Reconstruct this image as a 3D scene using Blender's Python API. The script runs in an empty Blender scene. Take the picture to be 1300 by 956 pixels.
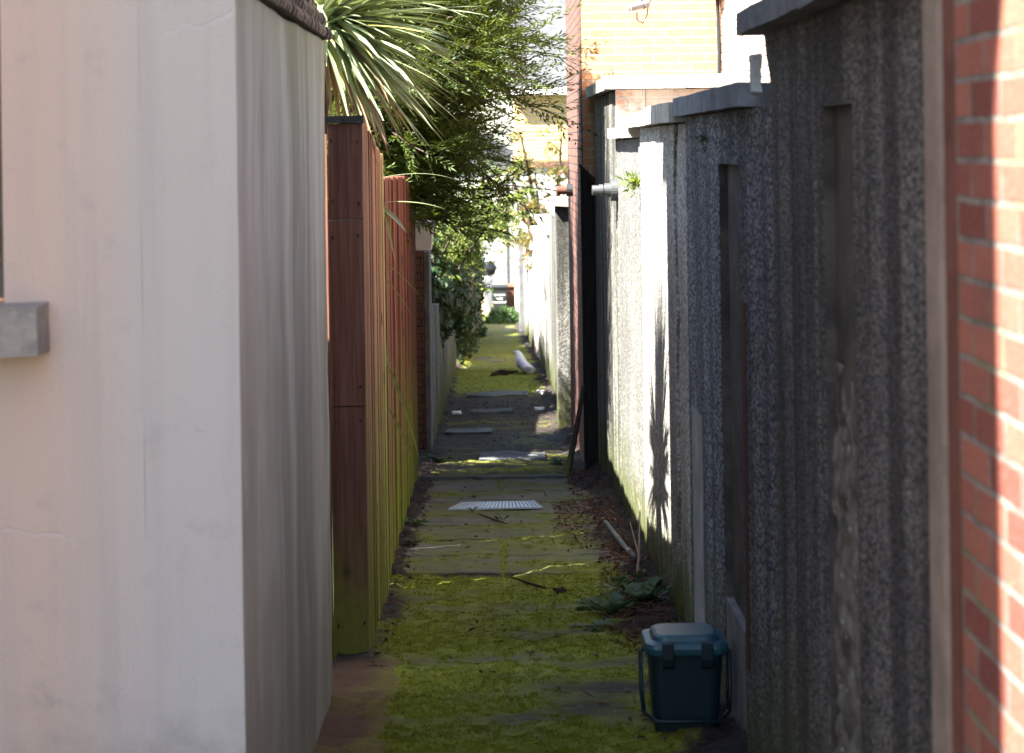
import bpy, math, random
from mathutils import Vector, Matrix, noise, Quaternion
R = random.Random(7)
S = 0.0569            # fall of the alley per metre away from the street
def gz(y): return -S * y
col = bpy.context.scene.collection
ORI = {}

# ------------------------------------------------------------------ nodes
class NT:
    def __init__(s, name):
        s.m = bpy.data.materials.new(name); s.m.use_nodes = True
        s.t = s.m.node_tree; s.t.nodes.clear()
        s.out = s.n('ShaderNodeOutputMaterial')
        s.geo = s.n('ShaderNodeNewGeometry'); s.P = s.geo.outputs['Position']
        s._uv = None; s._sep = None
    def n(s, k, **kw):
        x = s.t.nodes.new(k)
        for a, b in kw.items(): setattr(x, a, b)
        return x
    def l(s, a, b): s.t.links.new(a, b)
    def put(s, sock, v):
        if hasattr(v, 'is_output'): s.l(v, sock)
        elif isinstance(v, (tuple, list)) and len(v) == 3 and sock.type == 'RGBA': sock.default_value = (*v, 1)
        else: sock.default_value = v
    @property
    def UV(s):
        if not s._uv: s._uv = s.n('ShaderNodeUVMap').outputs[0]
        return s._uv
    def attr(s, nm): return s.n('ShaderNodeAttribute', attribute_name=nm).outputs['Fac']
    def rnd(s): return s.geo.outputs['Random Per Island']
    def sep(s):
        if not s._sep:
            q = s.n('ShaderNodeSeparateXYZ'); s.l(s.P, q.inputs[0]); s._sep = q.outputs
        return s._sep
    def math(s, op, a, b=0.0, c=0.0, clamp=False):
        q = s.n('ShaderNodeMath', operation=op); q.use_clamp = clamp
        s.put(q.inputs[0], a); s.put(q.inputs[1], b); s.put(q.inputs[2], c)
        return q.outputs[0]
    def mapv(s, vec, scale):
        q = s.n('ShaderNodeMapping'); s.l(vec, q.inputs[0]); q.inputs['Scale'].default_value = scale
        return q.outputs[0]
    def noise(s, scale=1, detail=4, rough=.55, vec=None, st=(1,1,1), dist=0):
        q = s.n('ShaderNodeTexNoise'); v = vec or s.P
        if st != (1,1,1): v = s.mapv(v, st)
        s.l(v, q.inputs['Vector']); q.inputs['Scale'].default_value = scale
        q.inputs['Detail'].default_value = detail; q.inputs['Roughness'].default_value = rough
        q.inputs['Distortion'].default_value = dist
        return q.outputs[0]
    def vor(s, scale, vec=None, feature='F1', st=(1,1,1), out='Distance'):
        q = s.n('ShaderNodeTexVoronoi', feature=feature); v = vec or s.P
        if st != (1,1,1): v = s.mapv(v, st)
        s.l(v, q.inputs['Vector']); q.inputs['Scale'].default_value = scale
        return q.outputs[out]
    def ss(s, x, a, b):
        q = s.n('ShaderNodeMapRange', interpolation_type='SMOOTHSTEP')
        s.put(q.inputs[0], x); q.inputs[1].default_value = min(a, b); q.inputs[2].default_value = max(a, b)
        q.inputs[3].default_value = 0 if a < b else 1; q.inputs[4].default_value = 1 if a < b else 0
        return q.outputs[0]
    def mix(s, f, a, b, mode='MIX'):
        q = s.n('ShaderNodeMix', data_type='RGBA', blend_type=mode)
        s.put(q.inputs[0], f); s.put(q.inputs[6], a); s.put(q.inputs[7], b)
        return q.outputs[2]
    def mul(s, a, b): return s.math('MULTIPLY', a, b)
    def height(s):          # metres above the path
        p = s.sep(); return s.math('ADD', p[2], s.mul(p[1], S))
    def bump(s, h, strength=.5, d=.01, nrm=None):
        q = s.n('ShaderNodeBump'); s.put(q.inputs['Height'], h)
        q.inputs['Strength'].default_value = strength; q.inputs['Distance'].default_value = d
        if nrm is not None: s.l(nrm, q.inputs['Normal'])
        return q.outputs[0]
    def end(s, c, rough=.85, spec=.25, nrm=None, metal=0., trans=None, tc=None):
        b = s.n('ShaderNodeBsdfPrincipled')
        s.put(b.inputs['Base Color'], c); s.put(b.inputs['Roughness'], rough)
        b.inputs['Specular IOR Level'].default_value = spec; b.inputs['Metallic'].default_value = metal
        if nrm is not None: s.l(nrm, b.inputs['Normal'])
        o = b.outputs[0]
        if trans:
            t = s.n('ShaderNodeBsdfTranslucent'); s.put(t.inputs[0], tc if tc is not None else c)
            mx = s.n('ShaderNodeMixShader'); mx.inputs[0].default_value = trans
            s.l(o, mx.inputs[1]); s.l(t.outputs[0], mx.inputs[2]); o = mx.outputs[0]
        s.l(o, s.out.inputs[0]); return s.m

MAT = {}
def pebble(name, dark, light, streak=.6, streakc=(.03,.03,.032), moss=.7, scale=55, contrast=1.0, edge=.35):
    t = NT(name)
    w = t.noise(9, 3)
    cell = t.vor(scale, out='Color', st=(1,.45,1))
    sx = t.n('ShaderNodeSeparateColor'); t.l(cell, sx.inputs[0])
    fine = t.noise(scale*1.6, 2)
    f = t.math('ADD', t.mul(sx.outputs[0], .55*contrast), t.mul(fine, .6))
    f = t.ss(f, .38, .9)
    c = t.mix(f, dark, light)
    big = t.noise(1.3, 5, .6)
    c = t.mix(t.ss(big, .35, .7), c, t.mix(.35, c, (.02,.02,.022)))
    stv = t.noise(1, 4, .6, st=(4, 4.0, .26), dist=.3)
    c = t.mix(t.mul(t.ss(stv, .42, .62), streak), c, t.mix(.82, c, streakc))
    st2 = t.noise(1, 3, .6, st=(12, 11, .4))
    c = t.mix(t.mul(t.ss(st2, .5, .75), streak*.6), c, t.mix(.6, c, streakc))
    h = t.height(); mn = t.noise(5, 4)
    mm = t.mul(t.ss(t.math('ADD', h, t.mul(mn, -.9)), .25, -.45), moss)
    c = t.mix(mm, c, (.055,.065,.012))
    d = t.vor(scale, st=(1,.45,1))
    b = t.bump(t.math('ADD', t.mul(d, -.8), t.mul(fine, .5)), .45, .008)
    return t.end(c, .9, .2, b)
def concrete(name, c1, c2, lichen=.3, sc=6):
    t = NT(name)
    n1 = t.noise(sc, 6, .65); n2 = t.noise(sc*18, 3)
    c = t.mix(t.ss(n1, .3, .7), c1, c2)
    c = t.mix(t.mul(t.ss(n2, .55, .75), .5), c, tuple(x*.5 for x in c1))
    l = t.noise(22, 3, st=(1,1,1.5))
    c = t.mix(t.mul(t.ss(l, .6, .7), lichen), c, (.42,.42,.36))
    return t.end(c, .88, .25, t.bump(t.math('ADD', n1, t.mul(n2, .4)), .5, .01))
def brick(name, c1, c2, mortar, bw=.225, rh=.075, ms=.011, grime=.25, moss=0., white=0., msm=.25):
    t = NT(name)
    q = t.n('ShaderNodeTexBrick'); q.offset = .5
    vv = t.n('ShaderNodeVectorMath', operation='ADD')
    nz = t.n('ShaderNodeTexNoise'); t.l(t.P, nz.inputs['Vector']); nz.inputs['Scale'].default_value = 9
    sc = t.n('ShaderNodeVectorMath', operation='SCALE'); t.l(nz.outputs['Color'], sc.inputs[0]); sc.inputs['Scale'].default_value = .008
    t.l(t.UV, vv.inputs[0]); t.l(sc.outputs[0], vv.inputs[1]); t.l(vv.outputs[0], q.inputs['Vector'])
    q.inputs['Color1'].default_value = (*c1, 1); q.inputs['Color2'].default_value = (*c2, 1)
    mo = t.mix(t.ss(t.noise(14, 3), .35, .7), mortar, tuple(x*.6 for x in mortar))
    if moss: mo = t.mix(t.mul(t.ss(t.noise(5, 3), .5, .62), moss), mo, (.13,.17,.03))
    t.l(mo, q.inputs['Mortar']); q.inputs['Scale'].default_value = 1
    q.inputs['Mortar Size'].default_value = ms; q.inputs['Mortar Smooth'].default_value = msm
    q.inputs['Brick Width'].default_value = bw; q.inputs['Row Height'].default_value = rh; q.inputs['Bias'].default_value = -.1
    c = q.outputs['Color']
    n1 = t.noise(3, 5, .6); n2 = t.noise(60, 3)
    c = t.mix(t.mul(t.ss(n1, .45, .75), grime), c, t.mix(.6, c, (.05,.04,.04)))
    c = t.mix(t.mul(t.ss(n2, .5, .8), .35), c, t.mix(.4, c, (.6,.5,.42)))
    if white: c = t.mix(t.mul(t.ss(t.noise(4, 4, .7), .38, .6), white), c, (.6,.56,.52))
    hh = t.math('ADD', t.mul(q.outputs['Fac'], -1), t.mul(n2, .35))
    return t.end(c, .88, .2, t.bump(hh, .7, .012))
def wood(name, c1, c2, algae=.8, ah=.9, grain=1, var=.25):
    t = NT(name)
    g = t.noise(1, 5, .6, st=(70, 70, 2.2), dist=.4); g2 = t.noise(1, 3, .5, st=(16, 16, .5))
    c = t.mix(t.ss(g, .35, .68), c1, c2)
    c = t.mix(t.mul(t.ss(g2, .45, .7), .45), c, tuple(x*.45 for x in c1))
    k = t.vor(4.2, st=(1, 1, .8)); c = t.mix(t.ss(k, .2, .07), c, (.02,.012,.01))
    r = t.rnd(); c = t.mix(t.mul(r, var), c, tuple(x*.35 for x in c1))
    h = t.height(); an = t.noise(2.4, 4); an2 = t.noise(1, 3, st=(8, 8, .4))
    am = t.ss(t.math('ADD', h, t.math('ADD', t.mul(an, -1.1*ah), t.mul(an2, -.9*ah))), ah*.05, -ah*1.0)
    c = t.mix(t.mul(am, algae), c, t.mix(t.noise(30, 2), (.10,.12,.012), (.26,.27,.04)))
    return t.end(c, .8, .25, t.bump(t.math('ADD', g, t.mul(g2, .5)), .35, .006))
def plain(name, c, rough=.5, spec=.4, metal=0, var=.25, sc=12, bump=.1):
    t = NT(name); n1 = t.noise(sc, 5, .65)
    cc = t.mix(t.mul(t.ss(n1, .35, .75), var), c, tuple(x*.45 for x in c))
    return t.end(cc, t.math('ADD', rough-.08, t.mul(n1, .2)), spec, t.bump(t.noise(sc*6, 2), bump, .004), metal)
def leafm(name, c1, c2, trans=.35, tc=None, rough=.5, spec=.4, c3=None, f3=.1):
    t = NT(name); r = t.rnd(); big = t.noise(2.2, 3)
    c = t.mix(t.math('ADD', t.mul(r, .6), t.mul(t.ss(big, .35, .65), .4), 0, True), c1, c2)
    if c3: c = t.mix(t.math('GREATER_THAN', t.math('FRACT', t.mul(r, 17.3)), 1-f3), c, c3)
    return t.end(c, rough, spec, None, 0, trans, tc or c)

# plaster of the left house
def plaster_front():
    t = NT('pale_plaster'); p = t.sep()
    n1 = t.noise(.9, 4, .6); n2 = t.noise(1, 5, .6, st=(10, 10, .45)); n3 = t.noise(80, 3)
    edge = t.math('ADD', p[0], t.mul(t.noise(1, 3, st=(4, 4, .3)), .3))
    bounce_tint = t.ss(edge, -.66, -1.08)  # pinker towards the left, warm bounce light put into the colour
    c = t.mix(bounce_tint, (.595,.595,.55), (.69,.575,.47))
    c = t.mix(t.mul(t.ss(n2, .45, .75), .35), c, (.44,.445,.42))
    c = t.mix(t.mul(t.ss(n1, .5, .75), .25), c, (.50,.485,.45))
    dv = t.n('ShaderNodeTexNoise'); t.l(t.P, dv.inputs['Vector']); dv.inputs['Scale'].default_value = 3.5; dv.inputs['Detail'].default_value = 5
    sv = t.n('ShaderNodeVectorMath', operation='SCALE'); t.l(dv.outputs['Color'], sv.inputs[0]); sv.inputs['Scale'].default_value = .35
    av = t.n('ShaderNodeVectorMath', operation='ADD'); t.l(t.P, av.inputs[0]); t.l(sv.outputs[0], av.inputs[1])
    ck = t.vor(1.2, vec=av.outputs[0], feature='DISTANCE_TO_EDGE', st=(1,.01,.55))
    ckm = t.mul(t.ss(ck, .0045, .001), t.ss(t.noise(1.1, 2), .52, .66))
    c = t.mix(t.mul(ckm, .45), c, (.70,.73,.74))
    pt = t.noise(7, 5, .7); c = t.mix(t.mul(t.ss(pt, .56, .74), .28), c, (.40,.40,.37))
    low = t.ss(t.math('ADD', t.height(), t.mul(pt, -.8)), .35, -.2); c = t.mix(t.mul(low, .5), c, (.27,.26,.21))
    return t.end(c, .85, .2, t.bump(t.math('ADD', t.math('ADD', t.mul(n3, .7), t.mul(n2, .5)), t.mul(ckm, -1.5)), .3, .008))
def plaster_side():
    t = NT('streaked_plaster'); p = t.sep()
    n2 = t.noise(1, 5, .6, st=(5, 2.6, .3), dist=.5); n3 = t.noise(110, 2); n4 = t.noise(1, 5, .7, st=(7, 3.6, .55), dist=.8); n5 = t.noise(2, 4)
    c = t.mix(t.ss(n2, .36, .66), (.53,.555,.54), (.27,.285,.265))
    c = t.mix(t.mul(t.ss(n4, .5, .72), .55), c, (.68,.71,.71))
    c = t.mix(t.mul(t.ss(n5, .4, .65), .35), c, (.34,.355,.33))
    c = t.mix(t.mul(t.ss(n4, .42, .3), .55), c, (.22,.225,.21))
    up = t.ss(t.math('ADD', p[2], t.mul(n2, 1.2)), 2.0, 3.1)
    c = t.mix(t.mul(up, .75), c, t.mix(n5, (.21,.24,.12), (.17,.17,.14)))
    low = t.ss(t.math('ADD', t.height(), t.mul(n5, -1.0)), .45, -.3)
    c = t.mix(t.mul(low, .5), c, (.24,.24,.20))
    far = t.mul(t.ss(p[1], 7.9, 8.7), t.ss(t.noise(1, 3, st=(1, 6, .5)), .45, .62))
    c = t.mix(t.mul(far, .4), c, (.36,.36,.16))
    return t.end(c, .88, .2, t.bump(t.math('ADD', n3, t.mul(n4, .3)), .25, .006))
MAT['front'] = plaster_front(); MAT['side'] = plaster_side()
MAT['clad'] = wood('dark_cladding', (.10,.075,.06), (.20,.165,.14), 0, .1)
MAT['redwood'] = wood('red_stained_wood', (.135,.042,.028), (.225,.082,.052), .95, 1.4)
MAT['bounce_pinkwood'] = wood('bounce_tinted_wood', (.30,.14,.088), (.47,.265,.165), .95, 1.75)  # paler pink puts the bounce light on the fence side into the colour
MAT['endwood'] = wood('dark_red_wood', (.16,.07,.045), (.25,.125,.085), .85, .95)
MAT['greenwood'] = wood('algae_wood', (.30,.30,.09), (.36,.20,.10), .9, 1.6)
MAT['cap'] = concrete('dark_cap', (.035,.035,.035), (.07,.075,.065), .15)
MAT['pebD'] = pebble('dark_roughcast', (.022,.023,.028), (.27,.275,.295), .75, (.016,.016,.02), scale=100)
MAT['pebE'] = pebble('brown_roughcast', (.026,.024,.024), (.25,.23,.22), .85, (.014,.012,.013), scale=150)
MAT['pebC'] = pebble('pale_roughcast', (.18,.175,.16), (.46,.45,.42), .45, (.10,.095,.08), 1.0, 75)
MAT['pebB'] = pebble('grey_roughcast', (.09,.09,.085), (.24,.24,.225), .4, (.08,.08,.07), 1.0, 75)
MAT['pebA'] = pebble('black_streaked_render', (.10,.10,.09), (.30,.295,.265), 1.0, (.018,.018,.016), .9, 70)
MAT['coping'] = concrete('coping_stone', (.09,.098,.115), (.17,.18,.20), .25)
MAT['copingL'] = concrete('pale_coping_stone', (.25,.25,.23), (.42,.41,.37), .6, 9)
MAT['cement'] = concrete('smooth_cement', (.10,.10,.10), (.17,.17,.17), .1)
MAT['cementbrown'] = concrete('brown_cement', (.17,.125,.10), (.26,.20,.165), .08)
MAT['mortarpale'] = concrete('pale_mortar', (.3,.33,.37), (.48,.5,.52), .4)
MAT['rubble'] = concrete('old_rubble', (.045,.040,.036), (.19,.17,.15), .5, 9)
MAT['dark'] = plain('dark_gap', (.015,.014,.013), .9, .1)
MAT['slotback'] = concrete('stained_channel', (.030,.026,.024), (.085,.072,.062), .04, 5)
MAT['rust'] = plain('rust', (.06,.022,.014), .85, .2)
MAT['redpaint'] = plain('worn_red_paint', (.16,.062,.045), .8, .2, var=.7, sc=7, bump=.3)
MAT['brickR'] = brick('red_brick', (.17,.05,.038), (.34,.125,.085), (.22,.19,.17), grime=.5, moss=.35, ms=.007)
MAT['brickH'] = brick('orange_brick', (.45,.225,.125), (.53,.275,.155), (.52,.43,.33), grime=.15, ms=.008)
MAT['brickHd'] = brick('brown_and_shaded_brick', (.13,.062,.05), (.165,.08,.062), (.06,.05,.048), grime=.35, ms=.008)  # real brown brick, also the orange house's brick coloured as in shade
MAT['brickW'] = brick('washed_brick', (.34,.17,.12), (.42,.24,.17), (.40,.36,.32), grime=.25, white=.75)
MAT['brickwing'] = brick('sunlit_wing_brick', (.55,.40,.32), (.6,.46,.38), (.16,.13,.12), grime=.1, ms=.007)  # the house brick made paler, sun glare put into its colour
MAT['brickY'] = brick('yellow_brick', (.46,.31,.11), (.54,.38,.15), (.5,.44,.32), bw=.45, rh=.15, ms=.02, grime=.1)
MAT['white'] = plain('white_render', (.5,.49,.46), .8, .2, var=.15, sc=2)
MAT['slate'] = plain('grey_slate', (.07,.075,.08), .7, .3, var=.5, sc=3)
MAT['whitepl'] = plain('white_plastic', (.7,.71,.7), .45, .4, var=.15)
MAT['lilac'] = plain('lilac_plastic', (.45,.4,.55), .5, .4)
MAT['galv'] = plain('galvanised_steel', (.09,.095,.10), .5, .5, .5)
MAT['terra'] = plain('terracotta', (.11,.045,.03), .7, .3)
MAT['blackpl'] = plain('black_plastic', (.018,.02,.022), .5, .4)
MAT['binbag'] = plain('black_polythene', (.014,.014,.016), .3, .5)
MAT['brownpl'] = plain('brown_plastic', (.16,.06,.03), .5, .4)
MAT['greypl'] = plain('grey_plastic', (.2,.21,.23), .5, .4)
MAT['letter'] = plain('white_lettering', (.8,.8,.8), .6, .3, var=.05)
MAT['teal'] = plain('dark_teal_plastic', (.003,.013,.018), .5, .35, var=.3, sc=8)
MAT['teallid'] = plain('teal_lid_plastic', (.012,.058,.075), .38, .5, var=.25, sc=8)
MAT['plate'] = plain('chequer_plate', (.44,.49,.56), .42, .5, .35, var=.3, sc=14)
MAT['slab'] = concrete('wet_slab', (.055,.062,.068), (.12,.13,.14), .1)
MAT['oldwood'] = wood('dark_old_plank', (.03,.022,.018), (.055,.042,.035), .5, .3)
MAT['blackwood'] = wood('black_stained_wood', (.012,.011,.011), (.03,.027,.026), 0, .3)
MAT['palewood'] = wood('pale_plank', (.42,.28,.18), (.5,.36,.25), 0, .3)
MAT['bark'] = wood('bark', (.05,.035,.025), (.12,.09,.065), .2, .5)
MAT['twig'] = plain('dead_twig', (.05,.03,.022), .9, .1)
MAT['dry'] = plain('dry_stem', (.3,.22,.15), .9, .1)
MAT['litter'] = leafm('dead_leaves', (.05,.022,.016), (.12,.055,.038), .1, None, .8, .15, (.2,.12,.07), .06)
MAT['conifer'] = leafm('conifer_sprays', (.022,.045,.011), (.10,.145,.027), .28, (.14,.18,.02), .6, .3)
MAT['palm'] = leafm('strap_leaves', (.12,.16,.08), (.36,.41,.25), .22, (.26,.32,.10), .33, .55, (.34,.30,.10), .07)
MAT['deadpalm'] = leafm('dead_strap_leaves', (.24,.15,.085), (.36,.25,.15), .3, None, .6, .3)
MAT['ivy'] = leafm('ivy_leaves', (.012,.028,.012), (.035,.065,.025), .15, (.06,.1,.02), .36, .5)
MAT['shrub'] = leafm('shrub_leaves', (.06,.10,.018), (.15,.20,.045), .4, (.26,.32,.05), .5, .4)
MAT['autumn'] = leafm('tree_leaves', (.06,.085,.018), (.15,.13,.04), .4, (.3,.26,.05), .5, .4, (.22,.1,.05), .25)
MAT['weed'] = leafm('weed_leaves', (.025,.06,.015), (.07,.13,.035), .3, None, .5, .4)
MAT['moss'] = leafm('moss_tufts', (.11,.135,.010), (.32,.34,.03), .4, None, .9, .1)
MAT['glass'] = plain('window_glass', (.03,.035,.04), .08, .6, var=.1)
def pathmat():
    t = NT('alley_surface')
    moss = t.attr('moss'); soil = t.attr('soil'); rust = t.attr('rust')
    n1 = t.noise(5, 6, .65); n2 = t.noise(70, 3); gr = t.noise(1, 5, .6, st=(2.2, 26, 1))
    c = t.mix(t.ss(n1, .3, .7), (.105,.102,.085), (.19,.185,.155))
    c = t.mix(t.mul(t.ss(gr, .42, .66), .5), c, (.06,.06,.045))
    s = t.mix(t.noise(40, 4), (.009,.007,.006), (.034,.027,.022))
    nn = t.noise(26, 4, .7)
    c = t.mix(t.mul(t.ss(t.math('ADD', moss, t.math('MULTIPLY_ADD', n1, .5, -.25)), -.05, .4), .8), c, t.mix(n2, (.075,.078,.022), (.14,.14,.045)))
    sm = t.ss(t.math('ADD', soil, t.math('MULTIPLY_ADD', nn, .8, -.4)), .35, .65)
    c = t.mix(sm, c, s)
    m = t.mix(t.noise(9, 5, .7), (.075,.092,.010), (.26,.275,.022))
    m = t.mix(t.mul(t.ss(n2, .5, .75), .5), m, (.07,.075,.012))
    mm = t.ss(t.math('ADD', moss, t.math('MULTIPLY_ADD', nn, .9, -.45)), .12, .95)
    c = t.mix(mm, c, m)
    c = t.mix(t.mul(t.ss(rust, .2, .8), .6), c, (.13,.065,.03))
    h = t.math('ADD', t.mul(n2, .6), t.math('ADD', t.mul(nn, .6), gr))
    return t.end(c, .85, .25, t.bump(h, .8, .012))
MAT['path'] = pathmat()
def groundmat():
    t = NT('bare_ground'); n1 = t.noise(1.5, 6, .6); n2 = t.noise(40, 3)
    c = t.mix(t.ss(n1, .4, .65), (.07,.062,.05), (.06,.075,.025))
    return t.end(c, .95, .1, t.bump(n2, .6, .02))
MAT['ground'] = groundmat()

# ------------------------------------------------------------------ mesh helper
class MB:
    def __init__(s): s.v = []; s.f = []
    def add(s, vs, fs):
        o = len(s.v); s.v += [tuple(a) for a in vs]; s.f += [tuple(i+o for i in f) for f in fs]; return s
    def box(s, x0, x1, y0, y1, z0, z1, zf=None):
        # zf(y): bottom follows the ground when z0 is None ; z1 may be a pair (near, far)
        za, zb = (z0, z0) if z0 is not None else (gz(y0)-.12, gz(y1)-.12)
        ta, tb = z1 if isinstance(z1, tuple) else (z1, z1)
        vs = [(x0,y0,za),(x1,y0,za),(x1,y1,zb),(x0,y1,zb),(x0,y0,ta),(x1,y0,ta),(x1,y1,tb),(x0,y1,tb)]
        return s.add(vs, [(3,2,1,0),(4,5,6,7),(0,1,5,4),(1,2,6,5),(2,3,7,6),(3,0,4,7)])
    def prism_x(s, poly, x0, x1):      # poly in (y,z)
        n = len(poly); vs = [(x0,a,b) for a,b in poly]+[(x1,a,b) for a,b in poly]
        ar = sum(poly[i][0]*poly[(i+1)%n][1]-poly[(i+1)%n][0]*poly[i][1] for i in range(n))
        fs = [tuple(range(n)), tuple(range(2*n-1, n-1, -1))] if ar < 0 else [tuple(range(n-1,-1,-1)), tuple(range(n,2*n))]
        for i in range(n):
            j = (i+1)%n; fs.append((i,j,j+n,i+n) if ar > 0 else (j,i,i+n,j+n))
        return s.add(vs, fs)
    def prism_y(s, poly, y0, y1):      # poly in (x,z)
        n = len(poly); vs = [(a,y0,b) for a,b in poly]+[(a,y1,b) for a,b in poly]
        ar = sum(poly[i][0]*poly[(i+1)%n][1]-poly[(i+1)%n][0]*poly[i][1] for i in range(n))
        if ar < 0: poly = poly[::-1]; vs = [(a,y0,b) for a,b in poly]+[(a,y1,b) for a,b in poly]
        fs = [tuple(range(n)), tuple(range(2*n-1, n-1, -1))]
        for i in range(n):
            j = (i+1)%n; fs.append((j,i,i+n,j+n))
        return s.add(vs, fs)
    def tube(s, pts, rad, k=8, cap=True):
        pts = [Vector(p) for p in pts]; n = len(pts)
        rad = [rad]*n if isinstance(rad, (int, float)) else rad
        up = Vector((.31,.2,.93)); vs = []
        for i, p in enumerate(pts):
            d = (pts[min(i+1,n-1)]-pts[max(i-1,0)]).normalized()
            a = d.cross(up)
            if a.length < .05: a = d.cross(Vector((1,0,0)))
            a.normalize(); b = d.cross(a)
            for j in range(k):
                q = 2*math.pi*j/k; vs.append(p+(a*math.cos(q)+b*math.sin(q))*rad[i])
        fs = []
        for i in range(n-1):
            for j in range(k):
                fs.append((i*k+j, i*k+(j+1)%k, (i+1)*k+(j+1)%k, (i+1)*k+j))
        if cap: fs += [tuple(range(k-1,-1,-1)), tuple(range((n-1)*k, n*k))]
        return s.add(vs, fs)
    def blob(s, c, r, seg=10, amp=.15, sc=2., seed=0):
        vs = []; fs = []; rings = seg
        for i in range(rings+1):
            th = math.pi*i/rings
            for j in range(seg*2):
                ph = math.pi*j/seg
                d = Vector((math.sin(th)*math.cos(ph), math.sin(th)*math.sin(ph), math.cos(th)))
                q = 1+amp*noise.fractal(d*sc+Vector((seed,seed*.7,0)), 1, 2, 3)
                vs.append((c[0]+d.x*r[0]*q, c[1]+d.y*r[1]*q, c[2]+d.z*r[2]*q))
        w = seg*2
        for i in range(rings):
            for j in range(w): fs.append((i*w+j, (i+1)*w+j, (i+1)*w+(j+1)%w, i*w+(j+1)%w))
        return s.add(vs, fs)
    def leaf(s, p, d, nrm, L, W, bend=0., fold=.0, seg=1):
        # pointed blade from p along d ; nrm = face normal
        d = d.normalized(); sd = d.cross(nrm)
        if sd.length < 1e-4: sd = d.cross(Vector((.3,.5,.8)))
        sd.normalize(); n = sd.cross(d)
        if seg == 1:
            s.add([p, p+d*L*.45+sd*W*.5+n*fold*W, p+d*L-n*bend*L, p+d*L*.45-sd*W*.5+n*fold*W], [(0,1,2,3)])
        else:
            s.add([p, p+d*L*.3+sd*W*.45+n*fold*W, p+d*L*.35, p+d*L*.3-sd*W*.45+n*fold*W,
                   p+d*L*.7+sd*W*.33-n*bend*L*.4+n*fold*W, p+d*L*.7-n*bend*L*.45, p+d*L*.7-sd*W*.33-n*bend*L*.4+n*fold*W, p+d*L-n*bend*L],
                  [(0,1,2),(0,2,3),(1,4,5,2),(2,5,6,3),(4,7,5),(5,7,6)])
        return s
    def build(s, name, mat, parent=None, bevel=0., smooth=False, uv=True, at=None):
        vs = [Vector(v) for v in s.v]
        if parent is not None: o0 = ORI[parent.name]
        elif at is not None: o0 = Vector(at)
        else:
            xs = [v.x for v in vs]; ys = [v.y for v in vs]
            o0 = Vector(((min(xs)+max(xs))/2, (min(ys)+max(ys))/2, min(v.z for v in vs)))
        me = bpy.data.meshes.new(name)
        me.from_pydata([v-o0 for v in vs], [], s.f); me.update()
        if uv and len(s.f) < 20000:
            ul = me.uv_layers.new(name='UVMap').data
            for p in me.polygons:
                n = p.normal; 
                for li in p.loop_indices:
                    w = vs[me.loops[li].vertex_index]
                    ul[li].uv = (w.x, w.y) if abs(n.z) > .7 else ((w.y, w.z) if abs(n.x) > abs(n.y) else (w.x, w.z))
        if smooth: me.polygons.foreach_set('use_smooth', [True]*len(me.polygons))
        me.materials.append(MAT[mat] if isinstance(mat, str) else mat)
        o = bpy.data.objects.new(name, me); col.objects.link(o)
        if parent is not None: o.parent = parent; ORI[o.name] = o0
        else: o.location = o0; ORI[o.name] = o0
        if bevel:
            b = o.modifiers.new('bevel', 'BEVEL'); b.width = bevel; b.segments = 2; b.limit_method = 'ANGLE'; b.angle_limit = .6
        return o
def box(name, mat, parent, *a, bevel=0.): return MB().box(*a).build(name, mat, parent, bevel)
def thing(name, loc, label, cat, group=None):
    o = bpy.data.objects.new(name, None); o.empty_display_size = .2; col.objects.link(o); o.location = loc
    ORI[o.name] = Vector(loc); return tag(o, label, cat, group)
def tag(o, label, cat, group=None):
    o['label'] = label; o['category'] = cat
    if group: o['group'] = group
    return o
def struct(o): o['kind'] = 'structure'; return o
def stuff(o, label=None, cat=None):
    o['kind'] = 'stuff'
    if label: o['label'] = label; o['category'] = cat
    return o
def rough(o, amp, sc, seed=0):
    me = o.data
    for v in me.vertices:
        v.co += Vector(noise.noise_vector(v.co*sc+Vector((seed,0,0))))*amp
    me.update(); return o
def subbox(x0,x1,y0,y1,z0,z1, step):
    # closed box with subdivided faces (for uneven stone)
    mb = MB(); d = (x1-x0, y1-y0, z1-z0); n = [max(1, int(round(q/step))) for q in d]
    idx = {}
    def V(i,j,k):
        if (i,j,k) not in idx:
            idx[(i,j,k)] = len(mb.v); mb.v.append((x0+d[0]*i/n[0], y0+d[1]*j/n[1], z0+d[2]*k/n[2]))
        return idx[(i,j,k)]
    for i in range(n[0]):
        for j in range(n[1]):
            mb.f.append((V(i,j,0),V(i,j+1,0),V(i+1,j+1,0),V(i+1,j,0))); k=n[2]
            mb.f.append((V(i,j,k),V(i+1,j,k),V(i+1,j+1,k),V(i,j+1,k)))
    for i in range(n[0]):
        for k in range(n[2]):
            mb.f.append((V(i,0,k),V(i+1,0,k),V(i+1,0,k+1),V(i,0,k+1))); j=n[1]
            mb.f.append((V(i,j,k),V(i,j,k+1),V(i+1,j,k+1),V(i+1,j,k)))
    for j in range(n[1]):
        for k in range(n[2]):
            mb.f.append((V(0,j,k),V(0,j,k+1),V(0,j+1,k+1),V(0,j+1,k))); i=n[0]
            mb.f.append((V(i,j,k),V(i,j+1,k),V(i,j+1,k+1),V(i,j,k+1)))
    return mb
def coping(parent, mat, x0, x1, y0, y1, z0, z1, seed, z1b=None):
    o = subbox(x0, x1, y0, y1, z0, z1, .05).build('coping_stone', mat, parent)
    rough(o, .004, 3, seed); rough(o, .0025, 22, seed)
    return o

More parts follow.
